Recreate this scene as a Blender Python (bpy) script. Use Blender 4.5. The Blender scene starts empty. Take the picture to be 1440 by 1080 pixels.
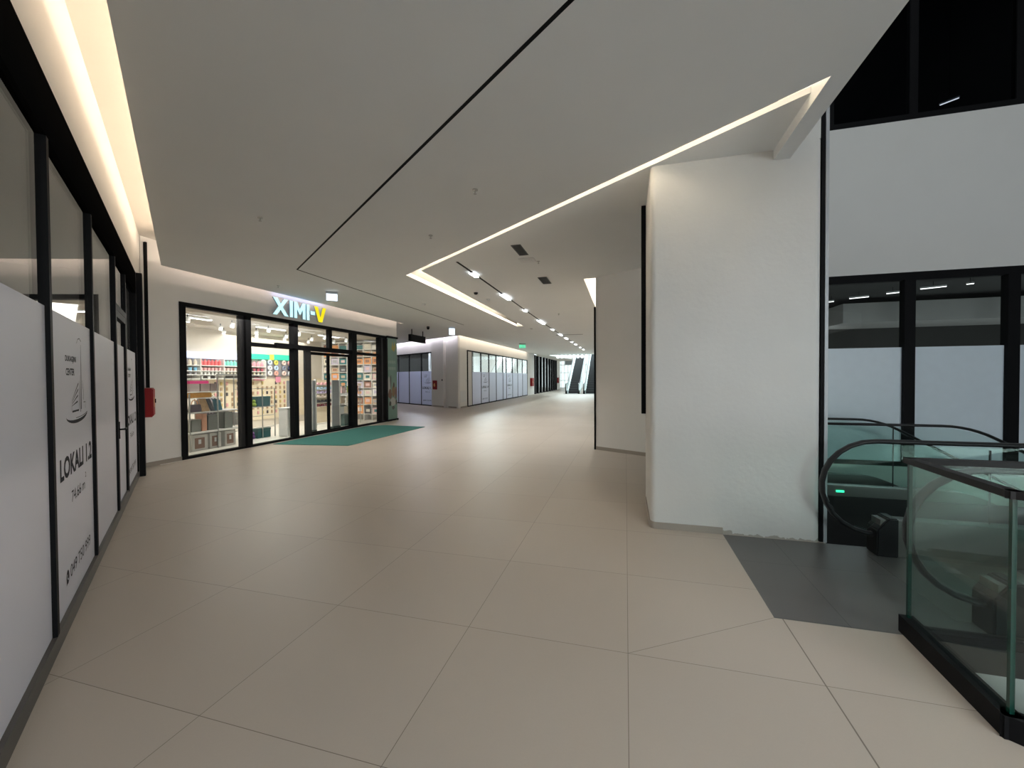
import bpy, bmesh, math, random
from mathutils import Vector, Matrix
random.seed(7)
S = bpy.context.scene
COL = S.collection
PI = math.pi

# ------------------------------------------------------------------ materials
MATS = {}
def mat(name, color, rough=0.5, metal=0.0, noise=0.04, nscale=6.0, bump=0.0, bscale=60.0, emit=None, estr=0.0, spec=None):
    if name in MATS: return MATS[name]
    m = bpy.data.materials.new(name); m.use_nodes = True
    nt = m.node_tree; N = nt.nodes; L = nt.links
    b = N['Principled BSDF']
    b.inputs['Roughness'].default_value = rough
    b.inputs['Metallic'].default_value = metal
    if spec is not None: b.inputs['Specular IOR Level'].default_value = spec
    tc = N.new('ShaderNodeTexCoord')
    nz = N.new('ShaderNodeTexNoise'); nz.inputs['Scale'].default_value = nscale; nz.inputs['Detail'].default_value = 4
    L.new(tc.outputs['Object'], nz.inputs['Vector'])
    mx = N.new('ShaderNodeMix'); mx.data_type = 'RGBA'
    c = Vector(color)
    mx.inputs[6].default_value = (*(c * (1 - noise)), 1); mx.inputs[7].default_value = (*[min(1, v * (1 + noise)) for v in c], 1)
    L.new(nz.outputs['Fac'], mx.inputs[0]); L.new(mx.outputs[2], b.inputs['Base Color'])
    if bump > 0:
        n2 = N.new('ShaderNodeTexNoise'); n2.inputs['Scale'].default_value = bscale
        L.new(tc.outputs['Object'], n2.inputs['Vector'])
        bp = N.new('ShaderNodeBump'); bp.inputs['Strength'].default_value = bump; bp.inputs['Distance'].default_value = 0.01
        L.new(n2.outputs['Fac'], bp.inputs['Height']); L.new(bp.outputs['Normal'], b.inputs['Normal'])
    if emit is not None:
        b.inputs['Emission Color'].default_value = (*emit, 1); b.inputs['Emission Strength'].default_value = estr
    MATS[name] = m; return m

def glass_mat(name, tint=(0.96, 0.98, 0.97), ior=1.45, gloss=(1, 1, 1)):
    if name in MATS: return MATS[name]
    m = bpy.data.materials.new(name); m.use_nodes = True
    nt = m.node_tree; N = nt.nodes; L = nt.links
    N.remove(N['Principled BSDF'])
    out = N['Material Output']
    tr = N.new('ShaderNodeBsdfTransparent'); gl = N.new('ShaderNodeBsdfGlossy')
    gl.inputs['Roughness'].default_value = 0.0; gl.inputs['Color'].default_value = (*gloss, 1)
    nz = N.new('ShaderNodeTexNoise'); nz.inputs['Scale'].default_value = 0.7
    mx0 = N.new('ShaderNodeMix'); mx0.data_type = 'RGBA'
    mx0.inputs[6].default_value = (*[t * 0.98 for t in tint], 1); mx0.inputs[7].default_value = (*tint, 1)
    tc = N.new('ShaderNodeTexCoord'); L.new(tc.outputs['Object'], nz.inputs['Vector'])
    L.new(nz.outputs['Fac'], mx0.inputs[0]); L.new(mx0.outputs[2], tr.inputs['Color'])
    lw = N.new('ShaderNodeLayerWeight'); lw.inputs['Blend'].default_value = 0.5
    f0 = ((ior - 1) / (ior + 1)) ** 2
    pw = N.new('ShaderNodeMath'); pw.operation = 'POWER'; pw.inputs[1].default_value = 5.0; L.new(lw.outputs['Facing'], pw.inputs[0])
    fr = N.new('ShaderNodeMath'); fr.operation = 'MULTIPLY_ADD'; fr.inputs[1].default_value = 1 - f0; fr.inputs[2].default_value = f0; L.new(pw.outputs[0], fr.inputs[0])
    mx = N.new('ShaderNodeMixShader')
    L.new(fr.outputs[0], mx.inputs[0]); L.new(tr.outputs[0], mx.inputs[1]); L.new(gl.outputs[0], mx.inputs[2])
    L.new(mx.outputs[0], out.inputs['Surface'])
    MATS[name] = m; return m

def floor_mat(name, c1, c2, grout, rough, diag=False, tile=1.0, offs=(0.0, 0.0), lw=0.0017):
    m = bpy.data.materials.new(name); m.use_nodes = True
    nt = m.node_tree; N = nt.nodes; L = nt.links
    b = N['Principled BSDF']
    ge = N.new('ShaderNodeNewGeometry'); sp = N.new('ShaderNodeSeparateXYZ'); L.new(ge.outputs['Position'], sp.inputs[0])
    def math_(op, a, bb=None, cc=None):
        n = N.new('ShaderNodeMath'); n.operation = op
        for i, v in enumerate((a, bb, cc)):
            if v is None: continue
            if isinstance(v, (int, float)): n.inputs[i].default_value = v
            else: L.new(v, n.inputs[i])
        return n.outputs[0]
    X = math_('MULTIPLY_ADD', sp.outputs[0], 1 / tile, offs[0]); Y = math_('MULTIPLY_ADD', sp.outputs[1], 1 / tile, offs[1])
    lx = math_('LESS_THAN', math_('PINGPONG', X, 0.5), lw / tile); ly = math_('LESS_THAN', math_('PINGPONG', Y, 0.5), lw / tile)
    line = math_('MAXIMUM', lx, ly)
    if diag:   # the cut joint from one tile corner to the landing
        d = math_('ABSOLUTE', math_('SUBTRACT', math_('MULTIPLY', X, 0.548), math_('MULTIPLY', Y, 0.8365)))
        dl = math_('LESS_THAN', d, 0.0016)
        inx = math_('MULTIPLY', math_('GREATER_THAN', X, 0.0), math_('LESS_THAN', X, 0.97))
        line = math_('MAXIMUM', line, math_('MULTIPLY', dl, inx))
        # the wide movement joint at X = 1
        mj = math_('MULTIPLY', math_('LESS_THAN', math_('ABSOLUTE', math_('SUBTRACT', X, 1.0)), 0.0035), math_('LESS_THAN', Y, 0.63))
        line = math_('MAXIMUM', line, mj)
    cmb = N.new('ShaderNodeCombineXYZ')
    L.new(math_('FLOOR', X), cmb.inputs[0]); L.new(math_('FLOOR', Y), cmb.inputs[1])
    wn = N.new('ShaderNodeTexWhiteNoise'); wn.noise_dimensions = '3D'; L.new(cmb.outputs[0], wn.inputs['Vector'])
    nz = N.new('ShaderNodeTexNoise'); nz.inputs['Scale'].default_value = 1.6; nz.inputs['Detail'].default_value = 6
    L.new(ge.outputs['Position'], nz.inputs['Vector'])
    n3 = N.new('ShaderNodeTexNoise'); n3.inputs['Scale'].default_value = 90; n3.inputs['Detail'].default_value = 3
    L.new(ge.outputs['Position'], n3.inputs['Vector'])
    f = math_('ADD', math_('MULTIPLY', wn.outputs[0], 0.35), math_('ADD', math_('MULTIPLY', nz.outputs['Fac'], 0.4), math_('MULTIPLY', n3.outputs['Fac'], 0.25)))
    mx = N.new('ShaderNodeMix'); mx.data_type = 'RGBA'; mx.inputs[6].default_value = (*c1, 1); mx.inputs[7].default_value = (*c2, 1)
    L.new(f, mx.inputs[0])
    m2 = N.new('ShaderNodeMix'); m2.data_type = 'RGBA'; L.new(line, m2.inputs[0]); L.new(mx.outputs[2], m2.inputs[6]); m2.inputs[7].default_value = (*grout, 1)
    L.new(m2.outputs[2], b.inputs['Base Color'])
    r = math_('MULTIPLY_ADD', nz.outputs['Fac'], 0.12, rough - 0.06); L.new(r, b.inputs['Roughness'])
    MATS[name] = m; return m

M_FLOOR = floor_mat('beige_tile', (0.41, 0.357, 0.298), (0.48, 0.425, 0.362), (0.17, 0.14, 0.11), 0.40, diag=True)
M_DARKT = floor_mat('charcoal_tile', (0.085, 0.08, 0.078), (0.12, 0.115, 0.11), (0.02, 0.02, 0.02), 0.33, tile=0.9, offs=(-0.545, 0.3))
M_LOWER = floor_mat('lower_tile', (0.5, 0.48, 0.45), (0.6, 0.57, 0.53), (0.2, 0.2, 0.2), 0.4)
M_CEIL = mat('ceiling_paint', (0.77, 0.78, 0.775), 0.9, noise=0.03, nscale=1.2)
M_WHITE = mat('wall_paint', (0.78, 0.765, 0.74), 0.75, noise=0.025, nscale=2.0, bump=0.06, bscale=30)
M_PLASTER = mat('column_plaster', (0.66, 0.655, 0.63), 0.8, noise=0.05, nscale=2.5, bump=0.25, bscale=22)
M_COVE = mat('cove_paint', (0.82, 0.79, 0.74), 0.9, noise=0.01)
def stain(m):
    nt = m.node_tree; N = nt.nodes; L = nt.links; b = N['Principled BSDF']
    old = b.inputs['Base Color'].links[0].from_socket
    ge = N.new('ShaderNodeNewGeometry'); sp = N.new('ShaderNodeSeparateXYZ'); L.new(ge.outputs['Position'], sp.inputs[0])
    nz = N.new('ShaderNodeTexNoise'); nz.inputs['Scale'].default_value = 14; nz.inputs['Detail'].default_value = 5; L.new(ge.outputs['Position'], nz.inputs['Vector'])
    a = N.new('ShaderNodeMath'); a.operation = 'MULTIPLY_ADD'; a.inputs[1].default_value = 0.16; a.inputs[2].default_value = -0.055; L.new(nz.outputs['Fac'], a.inputs[0])
    c = N.new('ShaderNodeMath'); c.operation = 'LESS_THAN'; L.new(sp.outputs[2], c.inputs[0]); L.new(a.outputs[0], c.inputs[1])
    x = N.new('ShaderNodeMath'); x.operation = 'GREATER_THAN'; x.inputs[1].default_value = 0.95; L.new(sp.outputs[0], x.inputs[0])
    k = N.new('ShaderNodeMath'); k.operation = 'MULTIPLY'; L.new(c.outputs[0], k.inputs[0]); L.new(x.outputs[0], k.inputs[1])
    mx = N.new('ShaderNodeMix'); mx.data_type = 'RGBA'; mx.inputs[7].default_value = (0.40, 0.37, 0.33, 1); L.new(k.outputs[0], mx.inputs[0]); L.new(old, mx.inputs[6]); L.new(mx.outputs[2], b.inputs['Base Color'])
stain(M_PLASTER)
M_SKIRT = mat('skirting_tile', (0.36, 0.32, 0.275), 0.5, noise=0.08)
M_BLACK = mat('black_aluminium', (0.010, 0.010, 0.011), 0.5, 0.0, noise=0.1, spec=0.05)
M_MATTE = mat('matt_black_frame', (0.007, 0.007, 0.007), 0.9, 0.0, noise=0.1, spec=0.0)
M_DARKF = mat('charcoal_aluminium', (0.030, 0.030, 0.032), 0.4, 0.0, noise=0.1, spec=0.25)
M_KICK = mat('kick_plate', (0.10, 0.092, 0.085), 0.45, 0.3, noise=0.15, nscale=3)
M_FILM = mat('frosted_film', (0.70, 0.705, 0.79), 0.5, noise=0.03, nscale=0.9)
M_FILMB = mat('frosted_film_cool', (0.64, 0.65, 0.76), 0.4, noise=0.03, nscale=0.9)
def translucent(m, fac):
    nt = m.node_tree; N = nt.nodes; L = nt.links; b = N['Principled BSDF']; t = N.new('ShaderNodeBsdfTranslucent'); x = N.new('ShaderNodeMixShader'); x.inputs[0].default_value = fac
    L.new(b.inputs['Base Color'].links[0].from_socket, t.inputs['Color']); L.new(b.outputs[0], x.inputs[1]); L.new(t.outputs[0], x.inputs[2]); L.new(x.outputs[0], N['Material Output'].inputs['Surface'])
M_FILMR = mat('frosted_film_bright', (0.74, 0.755, 0.82), 0.5, noise=0.03, nscale=0.9)
translucent(M_FILMR, 0.4); translucent(M_FILMB, 0.4)
M_INK = mat('ink', (0.035, 0.035, 0.045), 0.7, spec=0.1)
M_GLASS = glass_mat('clear_glass')
M_GLASSG = glass_mat('green_glass', (0.89, 0.955, 0.935), 1.5)
M_GLASSE = mat('glass_edge', (0.006, 0.045, 0.032), 0.15, noise=0.1)
M_GLASSD = glass_mat('dark_glass', (0.45, 0.47, 0.5), 1.5)
M_RED = mat('red_enamel', (0.30, 0.014, 0.016), 0.5, noise=0.08, spec=0.15)
M_TEAL = mat('teal_carpet', (0.035, 0.17, 0.15), 0.95, noise=0.2, nscale=40, bump=0.4, bscale=300)
M_STEEL = mat('brushed_steel', (0.45, 0.45, 0.44), 0.38, 0.85, noise=0.08)
M_GREYM = mat('grey_trim', (0.42, 0.44, 0.46), 0.5, 0.2, noise=0.04)
M_RUBBER = mat('black_rubber', (0.014, 0.014, 0.015), 0.35, noise=0.1, spec=0.3)
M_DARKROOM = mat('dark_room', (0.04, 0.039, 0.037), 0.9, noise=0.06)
M_GREYROOM = mat('grey_room', (0.42, 0.41, 0.395), 0.9, noise=0.05)
M_VOID = mat('black_cladding', (0.008, 0.008, 0.009), 0.7)
M_FASCIA = mat('pale_fascia', (0.5, 0.5, 0.48), 0.7)
M_LAMP = mat('lamp_diffuser', (0.9, 0.9, 0.9), 0.4, emit=(0.93, 0.97, 1.0), estr=3.0)
M_LAMPD = mat('dim_lamp_diffuser', (0.9, 0.9, 0.9), 0.4, emit=(0.95, 0.98, 1.0), estr=0.9)
M_LAMPC = mat('cool_lamp_diffuser', (0.9, 0.9, 0.9), 0.4, emit=(0.95, 0.98, 1.0), estr=3.0)
M_SIGNW = mat('sign_letter_white', (0.8, 0.95, 0.95), 0.4, emit=(0.50, 0.92, 1.0), estr=0.27)
M_SIGNY = mat('sign_letter_yellow', (0.85, 0.75, 0.02), 0.4, emit=(0.95, 0.78, 0.0), estr=0.22)
M_EXITW = mat('exit_panel_white', (0.8, 0.85, 0.9), 0.4, emit=(0.75, 0.88, 1.0), estr=0.5)
M_EXITG = mat('exit_panel_green', (0.05, 0.4, 0.25), 0.4, emit=(0.1, 0.75, 0.4), estr=0.35)
M_GLED = mat('green_indicator', (0.0, 0.5, 0.3), 0.4, emit=(0.05, 0.95, 0.45), estr=0.5)
M_PVC = mat('white_plastic', (0.7, 0.7, 0.7), 0.45)
M_SHELF = mat('white_shelf', (0.82, 0.8, 0.76), 0.5)
M_SHOPF = mat('shop_floor', (0.75, 0.72, 0.66), 0.35, noise=0.05)
M_PEG = mat('cream_pegboard', (0.78, 0.68, 0.50), 0.7)

# ------------------------------------------------------------------ mesh builder
class MB:
    def __init__(s): s.v = []; s.f = []
    def add(s, vs, fs):
        o = len(s.v); s.v += [tuple(v) for v in vs]; s.f += [tuple(i + o for i in f) for f in fs]; return s
    def box(s, x0, x1, y0, y1, z0, z1):
        return s.add([(x0, y0, z0), (x1, y0, z0), (x1, y1, z0), (x0, y1, z0), (x0, y0, z1), (x1, y0, z1), (x1, y1, z1), (x0, y1, z1)],
                     [(0, 3, 2, 1), (4, 5, 6, 7), (0, 1, 5, 4), (1, 2, 6, 5), (2, 3, 7, 6), (3, 0, 4, 7)])
    def prism(s, pts, a0, a1, axis='z'):
        def P(p, a): return (p[0], p[1], a) if axis == 'z' else ((p[0], a, p[1]) if axis == 'y' else (a, p[0], p[1]))
        n = len(pts)
        vs = [P(p, a0) for p in pts] + [P(p, a1) for p in pts]
        fs = [tuple(range(n - 1, -1, -1)), tuple(range(n, 2 * n))] + [(i, (i + 1) % n, n + (i + 1) % n, n + i) for i in range(n)]
        return s.add(vs, fs)
    def cyl(s, p0, p1, r, seg=12, r1=None):
        p0 = Vector(p0); p1 = Vector(p1); d = (p1 - p0).normalized()
        a = d.orthogonal().normalized(); b = d.cross(a); r1 = r if r1 is None else r1
        vs = []
        for p, rr in ((p0, r), (p1, r1)):
            for i in range(seg):
                t = 2 * PI * i / seg; vs.append(p + a * math.cos(t) * rr + b * math.sin(t) * rr)
        fs = [tuple(range(seg - 1, -1, -1)), tuple(range(seg, 2 * seg))] + [(i, (i + 1) % seg, seg + (i + 1) % seg, seg + i) for i in range(seg)]
        return s.add(vs, fs)
    def sweep(s, path, prof, side=(0, 1, 0), closed=False):
        """sweep a 2-D profile (across 'side', along the path normal) along a path lying in a plane perpendicular to side"""
        n = len(path); k = len(prof); sd = Vector(side).normalized(); vs = []
        for i, p in enumerate(path):
            p = Vector(p)
            a = Vector(path[(i - 1) % n if closed else max(i - 1, 0)]); b = Vector(path[(i + 1) % n if closed else min(i + 1, n - 1)])
            t = (b - a).normalized(); nn = t.cross(sd).normalized()
            for (u, w) in prof: vs.append(p + sd * u + nn * w)
        fs = []
        for i in range(n if closed else n - 1):
            j = (i + 1) % n
            for q in range(k): fs.append((i * k + q, i * k + (q + 1) % k, j * k + (q + 1) % k, j * k + q))
        if not closed: fs += [tuple(range(k - 1, -1, -1)), tuple((n - 1) * k + q for q in range(k))]
        return s.add(vs, fs)
    def lathe(s, prof, c=(0, 0, 0), seg=14):
        vs = []; k = len(prof)
        for i in range(seg):
            t = 2 * PI * i / seg
            for r, z in prof: vs.append((c[0] + r * math.cos(t), c[1] + r * math.sin(t), c[2] + z))
        fs = [(i * k + j, ((i + 1) % seg) * k + j, ((i + 1) % seg) * k + j + 1, i * k + j + 1) for i in range(seg) for j in range(k - 1)]
        fs += [tuple(i * k for i in range(seg - 1, -1, -1)), tuple(i * k + k - 1 for i in range(seg))]
        return s.add(vs, fs)
    def torus(s, c, R, r, axis='x', seg=20, k=10):
        vs = []
        for i in range(seg):
            t = 2 * PI * i / seg
            for j in range(k):
                q = 2 * PI * j / k; a = (R + r * math.cos(q)); p = (r * math.sin(q), a * math.cos(t), a * math.sin(t))
                vs.append((c[0] + p[0], c[1] + p[1], c[2] + p[2]))
        fs = [(i * k + j, ((i + 1) % seg) * k + j, ((i + 1) % seg) * k + (j + 1) % k, i * k + (j + 1) % k) for i in range(seg) for j in range(k)]
        return s.add(vs, fs)
    def build(s, name, m, parent=None, smooth=False, bevel=0.0):
        me = bpy.data.meshes.new(name)
        me.from_pydata(s.v, [], s.f)
        bm = bmesh.new(); bm.from_mesh(me)
        bmesh.ops.recalc_face_normals(bm, faces=bm.faces)
        if bevel > 0:
            bmesh.ops.bevel(bm, geom=[e for e in bm.edges if e.calc_face_angle(0) > 0.6], offset=bevel, segments=2, affect='EDGES', clamp_overlap=True)
        bm.to_mesh(me); bm.free()
        if smooth:
            for p in me.polygons: p.use_smooth = True
        me.materials.append(m)
        o = bpy.data.objects.new(name, me); COL.objects.link(o)
        if parent is not None: o.parent = parent
        return o

def box(name, m, x0, x1, y0, y1, z0, z1, parent=None, bevel=0.0):
    return MB().box(x0, x1, y0, y1, z0, z1).build(name, m, parent, bevel=bevel)
def struct(o):
    o['kind'] = 'structure'; return o
def tag(o, label, cat, group=None):
    o['label'] = label; o['category'] = cat
    if group: o['group'] = group
    return o
def thing(name, label, cat, loc=(0, 0, 0), rotz=0.0, group=None):
    o = bpy.data.objects.new(name, None); o.empty_display_size = 0.1; COL.objects.link(o)
    o.location = loc; o.rotation_euler = (0, 0, rotz)
    return tag(o, label, cat, group)
def copy_tree(o, parent=None):
    c = o.copy(); COL.objects.link(c); c.parent = parent
    for ch in list(o.children): copy_tree(ch, c)
    return c
def text(name, s, x0, x1, z0, z1, y, m, parent, bold=0.0):
    """flat lettering in the local x-z plane, facing local -y, fitted to the given box; one mesh per word"""
    cu = bpy.data.curves.new(name, 'FONT'); cu.body = s; cu.size = 1.0; cu.offset = bold; cu.extrude = 0.0; cu.resolution_u = 3
    tmp = bpy.data.objects.new('tmp', cu); COL.objects.link(tmp)
    dg = bpy.context.evaluated_depsgraph_get()
    me = bpy.data.meshes.new_from_object(tmp.evaluated_get(dg))
    bpy.data.objects.remove(tmp); bpy.data.curves.remove(cu)
    V = [tuple(v.co) for v in me.vertices]; P = [tuple(p.vertices) for p in me.polygons]; bpy.data.meshes.remove(me)
    xs = [v[0] for v in V]; ys = [v[1] for v in V]; mx, my = min(xs), min(ys)
    ax = (x1 - x0) / (max(xs) - mx); az = (z1 - z0) / (max(ys) - my)
    iv = sorted((min(V[i][0] for i in p), max(V[i][0] for i in p)) for p in P)
    cuts = []; end = iv[0][1]; gaps = []
    for a, b in iv:
        if a > end: gaps.append((a - end, (a + end) / 2))
        end = max(end, b)
    nw = len(s.split()) - 1
    cuts = sorted(g for _, g in sorted(gaps, reverse=True)[:nw]) + [1e9]
    lo = -1e9
    for cut in cuts:
        fs = [p for p in P if lo <= V[p[0]][0] < cut]; lo = cut
        idx = sorted({i for p in fs for i in p}); mp = {i: k for k, i in enumerate(idx)}
        mb = MB(); mb.v = [(x0 + (V[i][0] - mx) * ax, y, z0 + (V[i][1] - my) * az) for i in idx]; mb.f = [tuple(mp[i] for i in p) for p in fs]
        mb.build(name, m, parent)
def stroke(mb, pts, w, y, d=0.001):
    """a thin flat stroke through 2-D points (x, z), facing -y; w is one width or (start, end)"""
    n = len(pts)
    w0, w1 = (w, w) if not isinstance(w, tuple) else w
    L_, R_ = [], []
    for i, p in enumerate(pts):
        a = pts[max(i - 1, 0)]; b = pts[min(i + 1, n - 1)]
        t = Vector((b[0] - a[0], b[1] - a[1])).normalized(); nn = Vector((-t.y, t.x)); ww = (w0 + (w1 - w0) * i / max(1, n - 1)) / 2
        L_.append((p[0] + nn.x * ww, p[1] + nn.y * ww)); R_.append((p[0] - nn.x * ww, p[1] - nn.y * ww))
    vs = [(q[0], y, q[1]) for q in L_ + R_]
    mb.add(vs, [(i, i + 1, n + i + 1, n + i) for i in range(n - 1)])

def area(name, loc, sx, sy, power, color=(1, 1, 1), direction=(0, 0, -1), xdir=None):
    li = bpy.data.lights.new(name, 'AREA'); li.shape = 'RECTANGLE'; li.size = sx; li.size_y = sy; li.energy = power; li.color = color
    o = bpy.data.objects.new(name, li); COL.objects.link(o); o.location = loc
    z = -Vector(direction).normalized()
    x = Vector(xdir).normalized() if xdir else z.orthogonal().normalized()
    x = (x - z * x.dot(z)).normalized(); y = z.cross(x)
    o.rotation_euler = Matrix((x, y, z)).transposed().to_euler()
    return o

# ------------------------------------------------------------------ directions
U = Vector((-0.8075, 0.590, 0)); NV = Vector((0.590, 0.8075, 0))
def un(t, n): v = U * t + NV * n; return (v.x, v.y)
ROT_L = math.atan2(0.590, -0.8075)
H = 3.75; HI = 3.85; ROOF = 4.25
def ceil_z(y): return HI - (HI - H) * min(1.0, max(0.0, (y - 5.3) / 9.12))
D2 = Vector((0.847, -0.5316, 0)); ROT_C = math.atan2(-0.5316, 0.847)

# ------------------------------------------------------------------ setting: floors
f = MB()
f.prism([(-34, -14), (0.95, -14), (0.95, 62), (-34, 62)], -0.25, 0.0)
f.prism([(0.95, -14), (14, -14), (14, -9.18), (1.66, -0.165), (1.66, 0.62), (0.95, 0.62)], -0.25, 0.0)
f.prism([(0.95, 2.14), (1.86, 2.14), (1.86, 62), (0.95, 62)], -0.25, 0.0)
struct(f.build('floor', M_FLOOR))
struct(box('floor_landing', M_DARKT, 0.95, 2.9, 0.66, 2.14, -0.25, 0.0)); 
struct(box('floor_landing_edge', M_DARKT, 0.95, 1.66, 0.62, 0.66, -0.25, 0.0))
struct(box('floor_lower', M_LOWER, 0, 16, -12, 8, -4.7, -4.5))
struct(box('trim_void_fascia', M_FASCIA, 1.68, 9, 0.60, 0.655, -1.4, -0.16))
struct(box('trim_void_edge', M_VOID, 1.66, 9, 0.6, 0.66, -0.16, -0.003))
struct(box('wall_void', M_VOID, 1.0, 12, 4.86, 4.9, -4.5, -0.22))
struct(box('wall_void_side', M_VOID, 1.55, 1.62, -1, 7, -4.5, -0.26))

# ------------------------------------------------------------------ setting: ceilings
c = MB(); T = 0.09
far = un(-16, -2.33); far2 = un(-16, 0.828)
c.prism([(-8.35, 3.215), far, far2, (1.54, -0.1), (1.54, 0.856), (1.395, 0.962), (-4.39, 5.19), (-8.35, 8.083)], H, H + T)
c.prism([(-8.35, 8.083), (-4.39, 5.19), (-4.39, 14.25), (-8.35, 14.25)], H, H + T)
c.prism([(-34, 11.97), (-8.35, 11.97), (-8.35, 14.25), (-8.05, 14.25), (-8.05, 16.82), (-15.12, 21.26), (-34, 33.1)], H, H + T)
c.prism([(-8.05, 14.25), (-4.39, 14.25), (-4.39, 37), (-8.05, 37)], H, H + T)
struct(c.build('ceiling', M_CEIL))
struct(MB().prism([(1.395, 0.96), (1.54, 0.855), (1.54, 2.149), (1.395, 2.149)], H, ROOF).build('ceiling_beam', M_CEIL))
c = MB()
pl = [(1.394, 1.291), (1.394, 2.155), (1.54, 2.155), (1.54, 6.0), (-0.64, 6.93), (-0.915, 6.93), (-0.915, 14.42), (-4.1, 14.42), (-4.1, 5.305)]
n_ = len(pl); c.v += [(x, y, HI if y < 5.9 else ceil_z(y)) for x, y in pl] + [(x, y, HI + 0.05) for x, y in pl]
tri = [(0, 1, 2), (0, 2, 3), (0, 3, 8), (3, 4, 8), (4, 5, 8), (5, 6, 8), (6, 7, 8)]
c.f += [t_[::-1] for t_ in tri] + [tuple(i + n_ for i in t_) for t_ in tri] + [(i, (i + 1) % n_, n_ + (i + 1) % n_, n_ + i) for i in range(n_)]
c.prism([(-4.391, 14.42), (-0.915, 14.42), (-0.915, 37), (-4.391, 37)], H, HI + 0.05)
c.box(-4.39, -4.1, 14.25, 14.42, H, ROOF)
struct(c.build('ceiling_inner', M_CEIL))
struct(MB().prism([(-34, 38), (-34, -14), un(-16, -3.2), far2, (1.54, -0.1), (1.54, 37), (-10, 37)], ROOF, ROOF + 0.12).build('ceiling_roof', M_COVE))
# atrium edge of the upper floor
c = MB()
c.box(1.5, 1.54, -0.1, 0.85, H + T, ROOF); c.box(1.5, 1.54, 2.2, 37, HI + 0.05, ROOF)
a0 = un(-16, 0.80); a1 = un(-16, 0.828)
c.prism([(1.5, -0.1), (1.54, -0.1), a1, a0], H + T, ROOF)
c.box(-8.5, 1.54, 36.96, 37, H + T, ROOF)
struct(c.build('trim_slab_edge', M_WHITE))

# ------------------------------------------------------------------ setting: walls
w = MB()
def lwall(mb, t0, t1, z0, z1, n0=-2.63, n1=-2.85):
    mb.prism([un(t0, n0), un(t1, n0), un(t1, n1), un(t0, n1)], z0, z1)
lwall(w, -16, 7.92, 3.4, ROOF); lwall(w, 7.92, 8.665, 0, ROOF)
struct(w.build('wall_left', M_WHITE))
w = MB()
w.box(-8.75, -8.55, 3.0, 3.68, 0, ROOF); w.box(-8.75, -8.55, 3.68, 11.74, 3.17, ROOF); w.box(-8.75, -8.63, 11.0, 11.74, 0.0, 3.17)
w.box(-13, -8.63, 11.66, 11.74, 0, ROOF)
struct(w.build('wall_shop', M_WHITE))
struct(MB().prism([(-8.55, 3.02), (-8.535, 3.02), (-8.535, 3.68), (-8.55, 3.68)], 0, 0.085).build('baseboard_shop', M_SKIRT))
# corner block beyond the shop
cb = Vector((-14.096, 21.101, 0))
def c2(s_, d): p = cb + D2 * s_ + Vector((0.5316, 0.847, 0)) * d; return (p.x, p.y)
w = MB()
w.prism([c2(-12, 0), c2(4.2, 0), c2(4.2, 0.2), c2(-12, 0.2)], 3.1, ROOF)
w.prism([c2(4.2, -0.1), c2(5.42, -0.1), c2(5.42, 0.3), c2(4.2, 0.3)], 0, ROOF)
w.prism([c2(5.42, 0.06), c2(5.75, 0.06), c2(5.75, 0.3), c2(5.42, 0.3)], 0, ROOF)
arc = [(-8.59 + 0.16 * math.sin(0.56 + 1.01 * i / 6), 17.80 - 0.16 * math.cos(0.56 + 1.01 * i / 6)) for i in range(7)]
w.prism([c2(5.75, 0.0)] + arc + [(-8.43, 18.75), (-8.8, 18.75), c2(5.75, 0.3)], 0, ROOF)
w.box(-8.65, -8.43, 18.75, 33.3, 3.15, ROOF); w.box(-8.65, -8.43, 33.3, 36.1, 0, ROOF)
struct(w.build('wall_corner', M_WHITE))
w = MB(); w.prism([c2(4.2, -0.112), c2(5.43, -0.112), c2(5.43, -0.1), c2(4.2, -0.1)], 0, 0.085)
w.prism([c2(5.75, -0.012), c2(6.5, -0.012), c2(6.5, 0.0), c2(5.75, 0.0)], 0, 0.085)
w.box(-8.43, -8.418, 17.8, 18.75, 0, 0.085)
struct(w.build('baseboard_corner', M_SKIRT))
# wall beyond the column
w = MB()
e0 = Vector((-0.651, 6.885, 0)); e1 = Vector((1.6, 5.645, 0))
w.prism([(e0.x, e0.y), (e1.x, e1.y), (1.7, 6.6), (-0.45, 9), (-0.45, 36.9), (-0.65, 36.9)], 0, ROOF)
struct(w.build('wall_right', M_WHITE))
dd = (e1 - e0).normalized(); nn = Vector((dd.y, -dd.x, 0)) * 0.012
if nn.y > 0: nn = -nn
struct(MB().prism([(e0.x, e0.y), (e1.x, e1.y), (e1.x + nn.x, e1.y + nn.y), (e0.x + nn.x, e0.y + nn.y)], 0, 0.075).build('baseboard_right', M_SKIRT))
struct(box('trim_right', M_BLACK, -0.69, -0.655, 6.87, 6.97, 0, 3.18))
# the front column, rounded corners
def rounded(x0, x1, y0, y1, r, corners):
    pts = []
    for (cx, cy, a0, key) in ((x0 + r, y0 + r, PI, 'sw'), (x1 - r, y0 + r, 1.5 * PI, 'se'), (x1 - r, y1 - r, 0, 'ne'), (x0 + r, y1 - r, 0.5 * PI, 'nw')):
        if key in corners:
            for i in range(9): a = a0 + i / 8 * PI / 2; pts.append((cx + r * math.cos(a), cy + r * math.sin(a)))
        else: pts.append({'sw': (x0, y0), 'se': (x1, y0), 'ne': (x1, y1), 'nw': (x0, y1)}[key])
    return pts
w = MB(); w.prism(rounded(0.245, 1.815, 2.15, 3.25, 0.06, ('sw', 'se')), 0, HI + 0.06)
w.prism([(1.545, 2.155), (1.80, 2.155), (1.815, 2.21), (1.815, 3.25), (1.545, 3.25)], HI + 0.06, 13)
struct(w.build('column', M_PLASTER))
w = MB(); sk = rounded(0.233, 1.9, 2.138, 3.26, 0.07, ('sw',))
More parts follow.
